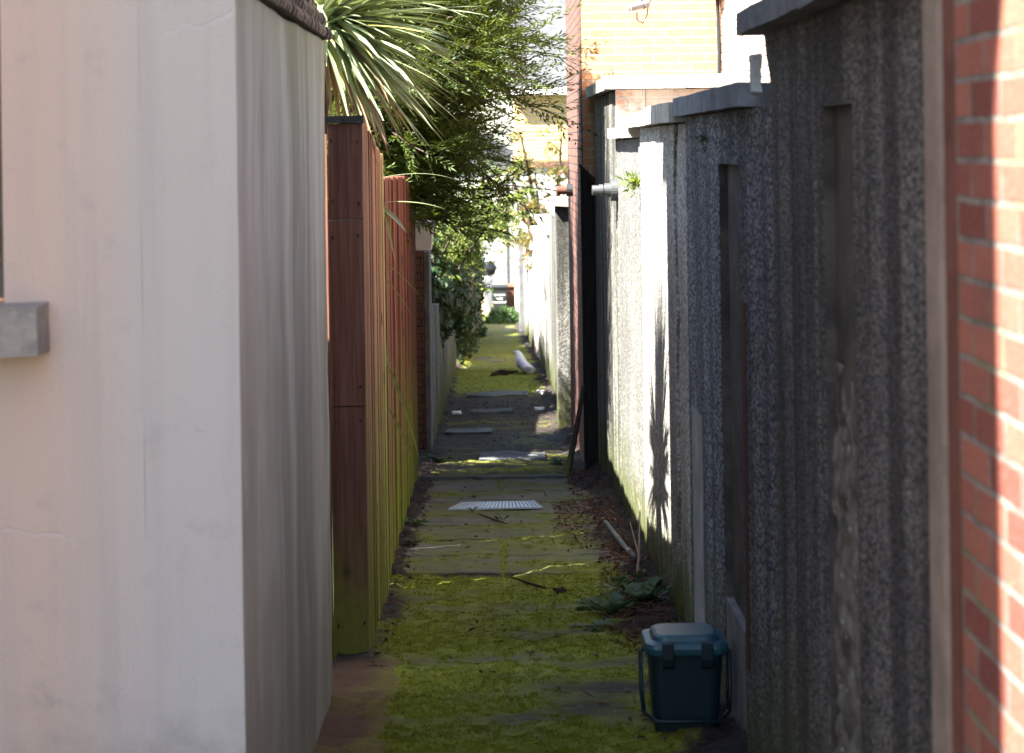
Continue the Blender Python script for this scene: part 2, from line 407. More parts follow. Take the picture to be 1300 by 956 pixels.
# ------------------------------------------------------------------ ground and path
struct(MB().add([(-150,-60,gz(-60)-.03),(150,-60,gz(-60)-.03),(150,240,gz(240)-.03),(-150,240,gz(240)-.03)], [(0,1,2,3)]).build('ground', 'ground', at=(0,0,0)))
JY = [11.92, 12.6, 13.32, 14.05, 14.62, 15.4, 16.12, 17.0]
def fr(x, y, s, o=3, seed=0.): return noise.fractal(Vector((x*s, y*s, seed)), 1, 2, o)
def sst(a, b, x):
    t = max(0, min(1, (x-a)/(b-a))); return t*t*(3-2*t)
SLABS = [(19.0,19.7,-.12,.5),(25.0,25.6,-.25,.25),(28.0,29.2,-.35,.5),(22.0,22.5,-.5,.0),(37.5,39.5,-.3,.5)]
def pathattr(x, y):
    a = fr(x, y, 1.3, 4, 1.); b = fr(x*.5, y, 2.4, 4, 5.); h = .01*fr(x, y, 3, 4, 9.)
    ed = min(x+.62, .9-x)
    side = sst(.16, .02, ed + .10*fr(x, y, 2.2, 3, 3.))
    rside = sst(.30, .02, (.9-x) + .16*fr(x, y, 1.6, 3, 13.))
    moss = 0.; soil = 0.
    if y < 11.92:
        moss = .78 + .6*b + .3*a
        if y < 10.9: moss -= .35*sst(10.45, 10.62, y)*sst(11.0, 10.75, y) + .25*max(0, fr(x*.4, y, 3.0, 3, 21.))*2
        soil = .45 - .2*a
    elif y < 17.0:
        moss = .37 - .05*(y-11.9) + .45*b + .25*max(0, a)
        soil = .08 + .035*(y-12) + .25*max(0, a) + .06*max(0, b)
        for q in JY[:-1]:
            w = abs(y-q-.012*fr(x, q, 4)); g = sst(.028, .005, w); soil += .9*g; h -= .014*g
        if y < 15.2 or y > 16.1:
            g = sst(.018, .004, abs(x-.06-(.0 if y < 13.4 else .0)-.01*fr(x, y, 5))) * (1 if (11.92 < y < 13.3 or 16.1 < y < 17) else 0)
            moss += .6*g; soil += .4*g; h -= .01*g
        h += .03
    else:
        dirt = sst(17.0, 17.3, y)*sst(30, 27.5, y)
        soil = .95*dirt + .3*a
        moss = .42*sst(17.1, 17.8, y)*sst(21.5, 19.5, y) + .5*sst(22, 23, y)*sst(24.6, 24, y)*.5 + .95*sst(27, 30, y) + .55*b + .1*a
        if 35 < y < 36.5: moss -= .3
        moss -= .45*sst(40, 52, y)  # thins the far moss, putting shade into the path colour
        if y > 30: soil = .45
        h += -.012*dirt + .012*fr(x, y, 1.5, 3, 31.)
    soil += .9*side + 1.0*rside; moss -= .55*side + .8*rside
    rust = sst(-.38, -.5, x + .1*fr(x, y, 3))*sst(9.6, 9.3, y)
    h += .03*side*sst(9.3, 9.9, y)*(.6+fr(x, y, 6, 3, 2.)) + .05*rside*(.6+fr(x, y, 6, 3, 2.))
    h += .028*max(0, min(1, moss))*(.4+fr(x, y, 9, 4, 4.))
    return h, moss, soil, rust
def build_path():
    ys = []; y = 4.0
    while y < 100:
        ys.append(y); y += .022 if 7 < y < 18 else (.045 if y < 30 else (.07 if y < 40 else .3))
    nx = 84; xs = [-.74+1.78*i/(nx-1) for i in range(nx)]
    vs = []; mo = []; so = []; ru = []
    for y in ys:
        for x in xs:
            h, m, s, r = pathattr(x, y); vs.append((x, y, gz(y)+h)); mo.append(m); so.append(s); ru.append(r)
    fs = [(j*nx+i, j*nx+i+1, (j+1)*nx+i+1, (j+1)*nx+i) for j in range(len(ys)-1) for i in range(nx-1)]
    mb = MB(); mb.v = vs; mb.f = fs
    o = mb.build('path', 'path', smooth=True, uv=False, at=(0,0,0))
    for nm, dat in (('moss',mo),('soil',so),('rust',ru)):
        at = o.data.attributes.new(nm, 'FLOAT', 'POINT'); at.data.foreach_set('value', dat)
    return struct(o)
build_path()
def ph(x, y): return gz(y)+pathattr(x, y)[0]
for i, (a, b, c, d) in enumerate(SLABS):
    mb = subbox(c, d, a, b, -.05, 0, .08)
    for k in range(len(mb.v)):
        v = mb.v[k]; mb.v[k] = (v[0], v[1], v[2]+gz(v[1])+.012)
    o = mb.build('paving_slab', 'slab'); rough(o, .02, 3.2, i); struct(o)
# kerb lip across the alley where the slabs end
mb = subbox(-.58, .62, 17.0, 17.1, -.06, .055, .05); mb.v = [(v[0], v[1], v[2]+gz(v[1])) for v in mb.v]
o = mb.build('kerb', 'slab'); rough(o, .012, 4, 3); struct(o)
# moss tufts
mb = MB(); n = 0
while n < 30000:
    y = 7.2+11*R.random()**1.5 if R.random() < .85 else 27+8*R.random(); x = R.uniform(-.6, .85)
    h, m, s, r = pathattr(x, y)
    if m + .5*fr(x, y, 11, 3, 8.) < .62 or r > .5: continue
    n += 1; p = Vector((x, y, gz(y)+h-.003))
    for k in range(3):
        d = Vector((R.gauss(0,.55), R.gauss(0,.55), 1)); q = p+Vector((R.gauss(0,.008), R.gauss(0,.008), 0))
        mb.leaf(q, d, Vector((R.gauss(0,1), R.gauss(0,1), .1)), R.uniform(.007,.017), R.uniform(.003,.006))
stuff(mb.build('moss', 'moss', uv=False), 'bright yellow-green moss growing over the path', 'moss')
# dead twigs and leaves
def lit(areas, name):
    mb = MB()
    for (x0,x1,y0,y1,cnt,th) in areas:
        k = 0
        while k < cnt:
            x = R.uniform(x0, x1); y = R.uniform(y0, y1)
            u = (x-(x0+x1)/2)/(x1-x0)*2; v = (y-(y0+y1)/2)/(y1-y0)*2
            if u*u+v*v > 1+.5*fr(x, y, 4): continue
            k += 1; p = Vector((x, y, ph(x, y)+th*R.random()*(1-.7*min(1,u*u+v*v))))
            d = Vector((R.gauss(0,1), R.gauss(0,1), R.gauss(0,.25)))
            if R.random() < .75: mb.leaf(p, d, Vector((R.gauss(0,.5), R.gauss(0,.5), 1)), R.uniform(.04,.10), R.uniform(.004,.009), R.uniform(-.2,.2))
            else: mb.leaf(p, d, Vector((R.gauss(0,.5), R.gauss(0,.5), 1)), R.uniform(.03,.055), R.uniform(.014,.026), R.uniform(-.3,.3), .2)
    return mb.build(name, 'litter', uv=False)
stuff(lit([(.42,.9,12.7,15.6,1050,.06),(.55,.9,9.4,11.2,850,.06),(.62,.9,11,13,700,.05),(.55,.88,15.5,18.2,500,.05)], 'leaf_litter'), 'reddish brown dead leaves heaped along the wall foot', 'leaf litter')
stuff(lit([(-.6,.85,18,30,1300,.01),(-.62,-.45,9,20,500,.03),(-.55,.8,11.8,17,160,.004),(.5,.9,27,34,300,.03),(-.2,.9,8,11.5,150,.006),(.5,.92,7.5,8.5,160,.02)], 'scattered_leaves'), 'thin scatter of dead leaves on the alley floor', 'leaf litter')

# ------------------------------------------------------------------ LEFT: plastered house
H = thing('plastered_house', (-3.5, 7, gz(7)), 'pale plastered house with dark ribbed cladding along its upper side', 'house')
XL, YF, YB = -.69, 5.6, 8.68
mb = MB()
mb.box(-1.33, XL-.262, YF, YF+.25, -.6, 6.5); mb.box(-2.4, -1.33, YF, YF+.25, -.6, 1.29)
mb.box(-2.4, -2.25, YF, YF+.25, 1.29, 6.5); mb.box(-2.25, -1.33, YF, YF+.25, 2.7, 6.5)
mb.box(XL-.262, XL-.02, YF, YF+.25, 2.292, 6.5)
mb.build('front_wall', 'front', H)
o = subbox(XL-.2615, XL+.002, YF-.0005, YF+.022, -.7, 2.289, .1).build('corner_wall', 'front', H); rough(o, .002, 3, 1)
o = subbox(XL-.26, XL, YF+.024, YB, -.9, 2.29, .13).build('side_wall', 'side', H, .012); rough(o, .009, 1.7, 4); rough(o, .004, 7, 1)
MB().box(-9, -2.4, 1.70, 5.85, -.6, 7.2).build('shade_wing', 'front', H)  # unseen wing, shaped to cast shade on the front and right wall
MB().prism_y([(-9.2,7.2),(-2.2,7.2),(-5.7,9.4)], 1.5, 6.0).build('roof', 'slate', H)  # roof over the unseen shade wing
# two ribbed courses under the cladding
for zz, pr in ((2.29, .022), (2.345, .010)):
    mb = MB(); y = YF+.02
    while y < YB+.02:
        w = .045+.012*R.random(); q = pr+R.uniform(-.006,.006)
        mb.prism_y([(XL-.1,zz+.004),(XL+q,zz+.004),(XL+q+.008,zz+.025),(XL+q,zz+.05),(XL-.1,zz+.05)], y, y+w-.006); y += w
    mb.build('ribbed_course', 'clad', H, .003)
mb = MB(); y = YF+.02
while y < YB:
    w = R.uniform(.05,.09); mb.box(XL-.16, XL+R.uniform(-.05,-.02), y, y+w-.008, 2.4, 6.45); y += w
mb.build('cladding', 'clad', H)
MB().box(-2.4, XL-.28, YF+.27, YB-.02, 2.4, 6.4).build('core_wall', 'dark', H)
MB().prism_x([(5.4,6.45),(8.9,6.45),(7.1,7.9)], -2.4, -.5).build('side_roof', 'slate', H)
w = MB().box(-2.25,-2.19, YF+.1, YF+.16, 1.43, 2.7).box(-1.39,-1.33, YF+.1, YF+.16, 1.43, 2.7).box(-2.19,-1.39, YF+.1, YF+.16, 2.63, 2.7).box(-2.19,-1.39, YF+.1, YF+.16, 1.43, 1.5).box(-1.81,-1.77, YF+.1, YF+.16, 1.5, 2.63).build('window', 'cementbrown', H)
MB().box(-2.19,-1.81, YF+.12, YF+.13, 1.5, 2.63).box(-1.77,-1.39, YF+.12, YF+.13, 1.5, 2.63).build('pane', 'glass', w)
o = subbox(-2.4, -1.205, YF-.16, YF+.06, 1.292, 1.425, .04).build('sill', 'copingL', w); rough(o, .006, 9, 2)

# ------------------------------------------------------------------ LEFT: red fences
XF = -.59
F1 = thing('tall_fence', (XF, 10.4, gz(10.4)), 'tall reddish brown board fence with a broad end post beside the plastered house', 'fence')
for i, (za, zb) in enumerate(((-.62,.62),(.624,1.497),(1.501,1.95))):
    o = subbox(-.757+.002*i, -.592, 9.6, 9.66, za, zb, .06).build('end_board', 'endwood', F1, .003); rough(o, .003, 3, i)
for zz in (1.86, 1.58, 1.42, .72, .55, -.4):
    for xx in (-.735, -.615): MB().tube([(xx+R.uniform(-.008,.008), 9.603, zz+R.uniform(-.02,.02)), (xx, 9.595, zz)], .0045, 6).build('nail_head', 'rust', F1)
box('gap_backing', 'endwood', F1, -1.3, -.762, 9.64, 9.67, -.7, 1.9)  # added backing that keeps the gap beside the house dark
# joint line across the end panel and iron cap
o = subbox(-.765, -.584, 9.585, 9.675, 1.95, 1.985, .03).build('post_cap', 'cap', F1); rough(o, .004, 12)
def boards(mb, x, y0, y1, ztop, w0, w1, dep=.012, thick=.03, gap=.004):
    y = y0
    while y < y1:
        w = min(R.uniform(w0, w1), y1-y); dx = R.uniform(-dep, dep)
        x2 = x(y) if callable(x) else x
        zt = ztop(y)+R.uniform(-.006,.006); zt2 = ztop(y+w)
        mb.prism_x([(y,gz(y)-.1),(y+w-gap,gz(y+w)-.1),(y+w-gap,zt2),(y,zt)], x2-thick+dx, x2+dx); y += w
t1 = lambda y: 1.98-.118*(y-9.66)
mb = MB(); boards(mb, XF, 9.67, 11.22, t1, .03, .06, .006); mb.build('board_panel', 'bounce_pinkwood', F1, .003)
box('rail', 'endwood', F1, XF-.10, XF-.045, 9.67, 11.2, 1.2, 1.3); box('rail', 'endwood', F1, XF-.10, XF-.045, 9.67, 11.2, 0.1, .2)
MB().box(XF-.1, XF+.006, 11.225, 11.36, None, 1.80).build('post', 'greenwood', F1, .006)
F2 = thing('low_fence', (XF, 14.4, gz(14.4)), 'dark red ribbed fence, lower than its neighbour, running on under the conifer', 'fence')
t2 = lambda y: 1.665-.013*(y-11.4)
mb = MB(); boards(mb, lambda y: -.60-.0075*(y-11.4), 11.365, 17.5, t2, .05, .12, .014); mb.build('board_panel', 'redwood', F2, .004)
for zz in (1.25, .1): box('rail', 'endwood', F2, XF-.18, XF-.115, 11.37, 17.5, zz, zz+.09)
for yy in (13.4, 15.4, 17.42): MB().box(XF-.26, XF-.185, yy, yy+.08, None, 1.6).build('post', 'endwood', F2)
box('end_board', 'redwood', F2, XF-.11, XF-.045, 17.505, 17.54, -1.1, 1.585)

Sg = thing('added_shade_gate', (-1.55, 9.22, gz(9.2)), 'added dark board gate hidden by the house, keeping sun off the fence post', 'gate')  # unseen, added to stop sun falling on the end post
mb = MB(); x = -2.35
while x < -.82: mb.box(x, x+.118, 9.2, 9.23, -.6, 1.95); x += .122
mb.build('boards', 'endwood', Sg); MB().box(-2.35, -.81, 9.232, 9.27, 1.5, 1.6).build('rail', 'endwood', Sg); MB().box(-2.35, -.81, 9.232, 9.27, 0, .1).build('rail', 'endwood', Sg)  # boards and rails of the added shade gate
# ------------------------------------------------------------------ LEFT: garden walls beyond
P = thing('brick_pier', (-.8, 20.5, gz(20.5)), 'dark brick garden pier with a smooth pale corner past the fence', 'pier')
MB().box(-1.0, -.66, 20.1, 20.75, None, .80).build('shaft', 'brickHd', P, .006)
MB().box(-.658, -.60, 20.15, 20.85, None, .78).build('corner_strip', 'cement', P, .01)
# planter
PL = thing('white_planter', (-.79, 20.4, .80), 'square off-white planter standing on the garden pier', 'planter')
mb = MB()
def taper(mb, cx, cy, z0, z1, a0, a1, b0=None, b1=None):
    b0 = b0 or a0; b1 = b1 or a1
    vs = [(cx-a0,cy-b0,z0),(cx+a0,cy-b0,z0),(cx+a0,cy+b0,z0),(cx-a0,cy+b0,z0),(cx-a1,cy-b1,z1),(cx+a1,cy-b1,z1),(cx+a1,cy+b1,z1),(cx-a1,cy+b1,z1)]
    return mb.add(vs, [(3,2,1,0),(4,5,6,7),(0,1,5,4),(1,2,6,5),(2,3,7,6),(3,0,4,7)])
taper(mb, -.74, 20.4, .802, 1.05, .16, .185).build('pot', 'whitepl', PL, .012)
MB().box(-.95, -.53, 20.19, 20.61, 1.052, 1.10).build('rim', 'whitepl', PL, .012)
mb = MB()
for k in range(60):
    p = Vector((-.74+R.uniform(-.15,.15), 20.4+R.uniform(-.15,.15), 1.1)); d = Vector((R.gauss(0,.7)+.2, R.gauss(0,.7), R.uniform(.1,1)))
    mb.leaf(p, d, Vector((R.gauss(0,1),R.gauss(0,1),.5)), R.uniform(.08,.22), .012, .3)
mb.build('dry_stalks', 'dry', PL)
W = thing('garden_wall', (-.7, 28, gz(28)), 'low grey rendered garden wall with a terracotta end, before the ivy', 'wall')
mb = subbox(-.9, -.60, 20.9, 34.0, 0, 1.42, .18); mb.v = [(v[0]+.0*v[1], v[1], v[2]-.05+gz(v[1])) for v in mb.v]
o = mb.build('wall_face', 'pebA', W); rough(o, .02, 1.4, 3)
MB().box(-.9, -.6, 34.0, 35.0, None, gz(34.5)+1.42).build('wall_end', 'terra', W, .02)

Sh = thing('added_shade_shed', (-2.4, 23, gz(23)), 'added dark board shed behind the low red fence, shading the path', 'shed')  # unseen, added to cast shade over the path
mb = MB(); boards(mb, -1.48, 18.3, 27.0, lambda y: 1.38, .12, .15, .004); mb.box(-3.4, -1.52, 18.3, 27, None, 1.38); mb.build('shade_shed_walls', 'oldwood', Sh)
MB().prism_y([(-3.6,1.383),(-1.35,1.383),(-2.4,1.85)], 18.15, 27.15).build('roof', 'slate', Sh)  # roof of the added shade shed
# ------------------------------------------------------------------ RIGHT: near red brick house
XR = .93
B = thing('red_brick_house', (3, 3.1, gz(3)), 'red brick house wall nearest on the right, sunlit on its near half', 'house')
MB().box(.9, 6, 1.9, 3.94, -.5, 6.6).build('brick_wall', 'brickR', B)
MB().box(.905, 6, 3.94, 4.08, -.5, 6.6).build('corner_strip', 'redpaint', B, .012)
MB().box(.9, 6, 4.08, 4.25, -.5, 6.6).build('cement_strip', 'cementbrown', B, .02)
MB().prism_x([(1.7,6.6),(4.5,6.6),(3.1,8.2)], .7, 6.2).build('roof', 'slate', B)

# ------------------------------------------------------------------ RIGHT: roughcast walls
def wallgrid(name, mat, parent, y0, y1, ztop, x=XR, thick=.24, amp=.012, holes=()):
    # front-faced slab of wall cut round the slots
    mb = MB(); cuts = sorted({y0, y1, *[q for h in holes for q in h[:2]]})
    for a, b in zip(cuts, cuts[1:]):
        hs = [h for h in holes if h[0] <= a and h[1] >= b]
        if hs: mb.box(x, x+thick, a, b, hs[0][2], ztop)
        else: mb.box(x, x+thick, a, b, None, ztop)
        if hs: mb.box(x+.045, x+thick, a, b, None, hs[0][2])
    return mb.build(name, mat, parent)
E_ = thing('dark_garden_wall', (XR, 5.6, gz(5.6)), 'tall dark brownish roughcast wall with a rubble-filled slot, next to the red brick house', 'wall')
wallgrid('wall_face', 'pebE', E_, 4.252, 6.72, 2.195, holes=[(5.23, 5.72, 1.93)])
coping(E_, 'coping', .855, 1.22, 4.255, 5.62, 2.2, 2.27, 1); coping(E_, 'coping', .852, 1.22, 5.625, 6.98, 2.2, 2.275, 4)
# corbelled edge under the coping end
MB().prism_x([(6.722,1.9),(6.722,2.195),(6.9,2.195),(6.86,2.12),(6.78,2.05),(6.75,1.95)], XR+.003, XR+.24).build('corbel', 'pebE', E_, .006)
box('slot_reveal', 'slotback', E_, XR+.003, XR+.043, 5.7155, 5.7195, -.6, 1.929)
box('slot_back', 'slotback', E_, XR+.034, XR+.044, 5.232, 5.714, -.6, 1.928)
rr = random.Random(3); mb = subbox(XR+.012, XR+.036, 5.236, 5.711, -.6, 1.22, .017)
pts = [(rr.uniform(5.2,5.75), rr.uniform(-.6,1.25), rr.uniform(.05,.12)) for _ in range(62)]
for i, v in enumerate(mb.v):
    if v[0] > XR+.02: continue
    ds = sorted((math.hypot(v[1]-p[0], (v[2]-p[1])*1.25)/p[2] for p in pts))[:2]
    e = min(1, (ds[1]-ds[0])*1.6); k = noise.fractal(Vector(v)*25, 1, 2, 3)*.004
    mb.v[i] = (v[0]+.020*(1-e**.5)-.006*sst(.3,-.4,v[2])+k+.02*sst(.8,1.22,v[2]), v[1], v[2])
mb.build('rubble_infill', 'rubble', E_, smooth=True)
D_ = thing('slotted_garden_wall', (XR, 8.2, gz(8.2)), 'shaded grey roughcast wall with a narrow smooth channel behind the teal bin', 'wall')
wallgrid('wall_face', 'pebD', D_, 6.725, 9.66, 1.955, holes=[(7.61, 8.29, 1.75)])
coping(D_, 'coping', .87, 1.22, 7.15, 8.35, 1.96, 2.045, 11); coping(D_, 'coping', .872, 1.22, 8.355, 9.66, 1.96, 2.045, 14)
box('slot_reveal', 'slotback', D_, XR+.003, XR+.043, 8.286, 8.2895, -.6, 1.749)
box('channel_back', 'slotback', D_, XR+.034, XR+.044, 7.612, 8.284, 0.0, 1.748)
box('channel_foot', 'cement', D_, XR+.006, XR+.044, 7.612, 8.284, -.6, -.003)
box('rusty_strip', 'rust', D_, XR-.004, XR+.01, 7.46, 7.56, -.1, 1.25)
box('cement_patch', 'cement', D_, XR-.004, XR+.01, 9.05, 9.5, -.6, .62)
o = subbox(.90, .935, 6.95, 7.06, 2.0, 2.13, .025).build('mortar_lump', 'mortarpale'); rough(o, .014, 9, 2); rough(o, .008, 30, 5)
tag(o, 'pale broken lump of mortar stuck on the step between two wall tops', 'mortar')
C_ = thing('cracked_garden_wall', (XR, 11, gz(11)), 'pale roughcast wall in the sun with a jagged crack down it', 'wall')
zs = [-.9, -.5, -.15, .1, .45, .7, 1.0, 1.2, 1.45, 1.6, 1.93]
rr = random.Random(11); off = [rr.uniform(-.10,.10) for _ in zs]
gap = [.02, .06, .08, .03, .012, .02, .03, .04, .03, .05, .08]
nearL = [(10.15+o-g/2, z) for o, z, g in zip(off, zs, gap)]; farL = [(10.15+o+g/2, z) for o, z, g in zip(off, zs, gap)]
mb = MB()
mb.prism_x([(9.662,-.9)]+nearL+[(9.662,1.93)], XR, XR+.06)
mb.prism_x(farL+[(12.4,1.93),(12.4,-.9)], XR-.012, XR+.06)
mb.build('wall_face', 'pebC', C_, .006)
MB().box(XR+.062, XR+.24, 9.662, 12.4, None, 1.93).build('wall_core', 'brickHd', C_)
coping(C_, 'copingL', .85, 1.22, 9.67, 11.2, 1.935, 2.03, 21); coping(C_, 'copingL', .855, 1.22, 11.205, 12.75, 1.935, 2.02, 24)
B_ = thing('grey_garden_wall', (XR, 13.7, gz(13.7)), 'sunlit grey rendered wall section with a fern tuft, between the cracked wall and the vent', 'wall')
MB().box(XR+.006, XR+.24, 12.404, 14.94, None, 1.87).build('wall_face', 'pebB', B_, .01)
coping(B_, 'copingL', .87, 1.22, 12.76, 14.94, 1.875, 1.945, 31)
A_ = thing('tall_yard_wall', (1.2, 16, gz(16)), 'tall black-streaked yard wall with a brick end under a stone coping', 'wall')
MB().box(XR, XR+.22, 14.95, 17.98, None, 2.23).build('wall_face', 'pebA', A_, .01)
MB().box(XR+.222, 1.95, 14.96, 15.18, None, 2.23).box(XR+.002, XR+.218, 14.942, 14.948, 1.95, 2.23).build('end_wall', 'brickW', A_)
coping(A_, 'copingL', .86, 1.22, 15.22, 17.97, 2.235, 2.33, 41)
for i, (a, b) in enumerate(((.85,1.44),(1.445,1.98))): coping(A_, 'copingL', a, b, 14.86, 15.215, 2.235, 2.335, 44+i)
# ferns in the wall
def tuft(name, c, nrm, L, n, label, mat='weed'):
    mb = MB()
    for k in range(n):
        d = Vector(nrm)+Vector((R.gauss(0,.5), R.gauss(0,.8), R.gauss(0,.6))); d.normalize()
        q = Vector(c); ll = L*R.uniform(.5,1)
        for j in range(5):
            mb.leaf(q, d+Vector((R.gauss(0,.6),R.gauss(0,.6),R.gauss(0,.6))), Vector((R.gauss(0,1),R.gauss(0,1),1)), ll*.5, ll*.13); q = q+d*ll*.2+Vector((0,0,-.004*j))
    return tag(mb.build(name, mat), label, 'fern')
tuft('wall_fern', (.925, 12.6, 1.6), (-1,-.2,.1), .13, 24, 'yellow-green fern tuft growing from the sunlit grey wall', 'shrub')
tuft('wall_fern', (.925, 8.75, 1.86), (-1,-.2,.1), .07, 14, 'tiny dark fern tuft on the shaded wall above the channel')
# vent pipe
V = thing('vent_pipe', (.92, 14.9, 1.5), 'short galvanised pipe sticking out of the yard wall', 'pipe')
MB().tube([(.75,14.9,1.5),(.89,14.9,1.5)], .036, 20).build('pipe', 'galv', V, smooth=False)
MB().tube([(.80,14.9,1.5),(.83,14.9,1.5)], .043, 20).tube([(.84,14.9,1.5),(.885,14.9,1.5)], .052, 20).build('collar', 'galv', V)
MB().tube([(.885,14.9,1.5),(.935,14.9,1.5)], .08, 24).build('flange', 'galv', V)

# ------------------------------------------------------------------ RIGHT: house behind the walls
Hs = thing('brick_house', (3, 19, gz(19)), 'orange brick house with a side wing coloured pale for sun glare behind the yard wall', 'house')
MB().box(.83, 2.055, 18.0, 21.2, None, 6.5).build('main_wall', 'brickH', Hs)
MB().box(.818, .829, 18.004, 21.2, None, 6.5).build('alley_wall', 'brickHd', Hs)  # darker copy of the house brick, shade put into its colour
MB().box(2.06, 8, 9.2, 21.2, None, 6.5).build('wing_wall', 'brickwing', Hs)
MB().prism_x([(17.9,6.503),(21.4,6.503),(19.6,8.2)], .75, 2.1).build('roof', 'slate', Hs)
MB().prism_y([(2.0,6.503),(8.3,6.503),(5.1,9.5)], 9.0, 21.5).build('roof', 'slate', Hs)
# black cable in the corner
mb = MB(); mb.tube([(2.02,17.97,4),(2.02,17.965,3.2),(2.03,17.96,2.95),(2.035,17.955,2.6),(2.03,17.96,2.32)], .016, 8)
tag(mb.build('black_cable', 'blackpl'), 'black cable running down the corner of the orange brick house', 'cable')
# satellite dish
Ds = thing('satellite_dish', (1.8, 17.98, 3.85), 'white satellite dish on the orange brick wall, its arm reaching left', 'satellite dish')
c = Vector((1.76, 17.58, 3.9)); ax = Vector((-.55,-.75,.35)).normalized(); s1 = ax.cross(Vector((0,0,1))).normalized(); s2 = s1.cross(ax)
mb = MB(); rings = 7; seg = 28; vs = [c]; fs = []
for i in range(1, rings+1):
    r = .28*i/rings
    for j in range(seg):
        q = 2*math.pi*j/seg; vs.append(c+s1*r*math.cos(q)+s2*r*1.08*math.sin(q)+ax*(r*r*.75))
for j in range(seg): fs.append((0, 1+j, 1+(j+1)%seg))
for i in range(rings-1):
    for j in range(seg): a = 1+i*seg; fs.append((a+j, a+seg+j, a+seg+(j+1)%seg, a+(j+1)%seg))
mb.add(vs, fs); o = mb.build('reflector', 'whitepl', Ds, smooth=True); so = o.modifiers.new('solid','SOLIDIFY'); so.thickness = .012
foc = Vector((1.28, 17.42, 2.99)); bot = c - s2*.3 + ax*.05
MB().tube([bot+Vector((.06,.06,.06)), bot, foc], [.012,.014,.012], 8).build('arm', 'galv', Ds)
MB().tube([foc+Vector((-.06,-.02,.0)), foc+Vector((.05,.02,.03))], .033, 14).tube([foc+Vector((.05,.02,.03)), foc+Vector((.09,.04,.045))], .042, 14).build('receiver', 'greypl', Ds)
MB().tube([c+ax*.01, c-ax*.12, (1.8,17.85,3.85), (1.8,17.995,3.85)], .02, 10).build('bracket', 'galv', Ds)
MB().tube([foc+Vector((0,0,-.03)), foc+Vector((.0,.01,-.1)), foc+Vector((.05,.02,-.13)), foc+Vector((.09,.05,-.06)), foc+Vector((.1,.06,.02)), bot], .006, 6).build('cable', 'blackpl', Ds)
# dark boarding in the corner and leaning plank
Bd = thing('dark_gate', (.875, 17.9, gz(17.9)), 'narrow black-stained timber gate leaf with slanting top, in the corner beside the yard wall', 'gate')
MB().prism_y([(.80,-1.05),(.925,-1.05),(.925,1.50),(.80,1.64)], 17.90, 17.94).build('boards', 'blackwood', Bd, .004)
MB().prism_y([(.79,1.642),(.935,1.502),(.935,1.53),(.79,1.67)], 17.88, 17.95).build('top_rail', 'oldwood', Bd)
mb = MB(); mb.tube([(.63,17.45,gz(17.45)),(.70,17.6,-.72),(.80,17.80,-.27)], [.03,.026,.02], 4)
tag(mb.build('leaning_plank', 'oldwood'), 'dark weathered plank leaning on the black gate', 'plank')
# terracotta pipe
T = thing('waste_pipe', (.75, 20, 1.39), 'short brown clay pipe with a black collar in the house wall', 'pipe')
MB().tube([(.665,20,1.39),(.76,20,1.39)], .042, 16).build('pipe', 'terra', T)
MB().tube([(.755,20,1.39),(.83,20,1.39)], .062, 16).build('collar', 'blackpl', T)
# ------------------------------------------------------------------ RIGHT: far wall sections
Pr = thing('concrete_pier', (.81, 22.8, gz(22.8)), 'pale streaked concrete pier with a mossy cap beyond the brick house', 'pier')
MB().box(.73, .9, 22.5, 23.0, None, 1.16).build('shaft', 'pebA', Pr, .015)
o = subbox(.68, .94, 22.42, 23.06, 1.16, 1.25, .04).build('cap', 'copingL', Pr); rough(o, .012, 8)
segs = [(23.02, 29.6, .93, 'pebA', 'dark streaked wall section right behind the concrete pier', .0),
        (29.7, 36.5, .52, 'pebC', 'pale roughcast wall section beyond the dark streaked one', .0),
        (36.6, 40.5, .15, 'brickW', 'pinkish washed brick wall section far along the alley', .0),
        (40.6, 52.5, -.25, 'pebC', 'long whitish wall section between the pinkish brick and the grey post', .0),
        (54.4, 72.0, -1.1, 'white', 'last white wall section beside the far wheelie bins', .0)]
for a, b, zt, m, lab, dx in segs:
    w = thing('alley_wall', (.95, (a+b)/2, gz((a+b)/2)), lab, 'wall')
    mb = subbox(.86+dx, 1.1, a, b, gz(b)-.2, zt, .35); o = mb.build('wall_face', m, w); rough(o, .02, 1.1, a)
    o = subbox(.81+dx, 1.15, a, b, zt+.003, zt+.08, .2).build('coping_stone', 'copingL', w); rough(o, .02, 3, a)
mb = MB(); mb.box(.74, .9, 53.2, 53.6, None, -.3); tag(mb.build('grey_post', 'cement', bevel=.02), 'upright grey post far along the right side of the alley', 'post')
# far yellow house
Fh = thing('yellow_brick_house', (4, 78, gz(78)), 'two-storey yellow brick house with white gutter and grey roof in the distance', 'house')
MB().box(1.02, 10, 75.05, 83, 1.25, 3.75).build('upper_wall', 'brickY', Fh)
MB().box(1.02, 10, 75.0, 83, -4.7, 1.0).build('lower_wall', 'white', Fh)
MB().box(.95, 10.1, 74.9, 83.1, 1.003, 1.247).build('string_course', 'brickHd', Fh)
MB().box(.8, 10.2, 74.6, 74.9, 3.65, 3.95).build('gutter', 'whitepl', Fh, .03)
MB().prism_x([(74.7,3.96),(83.3,3.96),(79,8.4)], .8, 10.2).build('roof', 'slate', Fh)
MB().box(2.4, 3.5, 75.0, 75.04, -2.2, -.4).build('window', 'glass', Fh)
Eh = thing('white_end_house', (-2, 93, gz(92)), 'white rendered house closing the end of the alley', 'house')
MB().box(-9, 1.0, 92, 99, -6, 1.4).build('wall', 'white', Eh)
MB().prism_y([(-9.4,1.4),(1.4,1.4),(-4,4.6)], 91.6, 99.4).build('roof', 'slate', Eh)
MB().box(.35, .75, 91.9, 91.998, -6, 1.4).build('brick_strip', 'brickW', Eh)
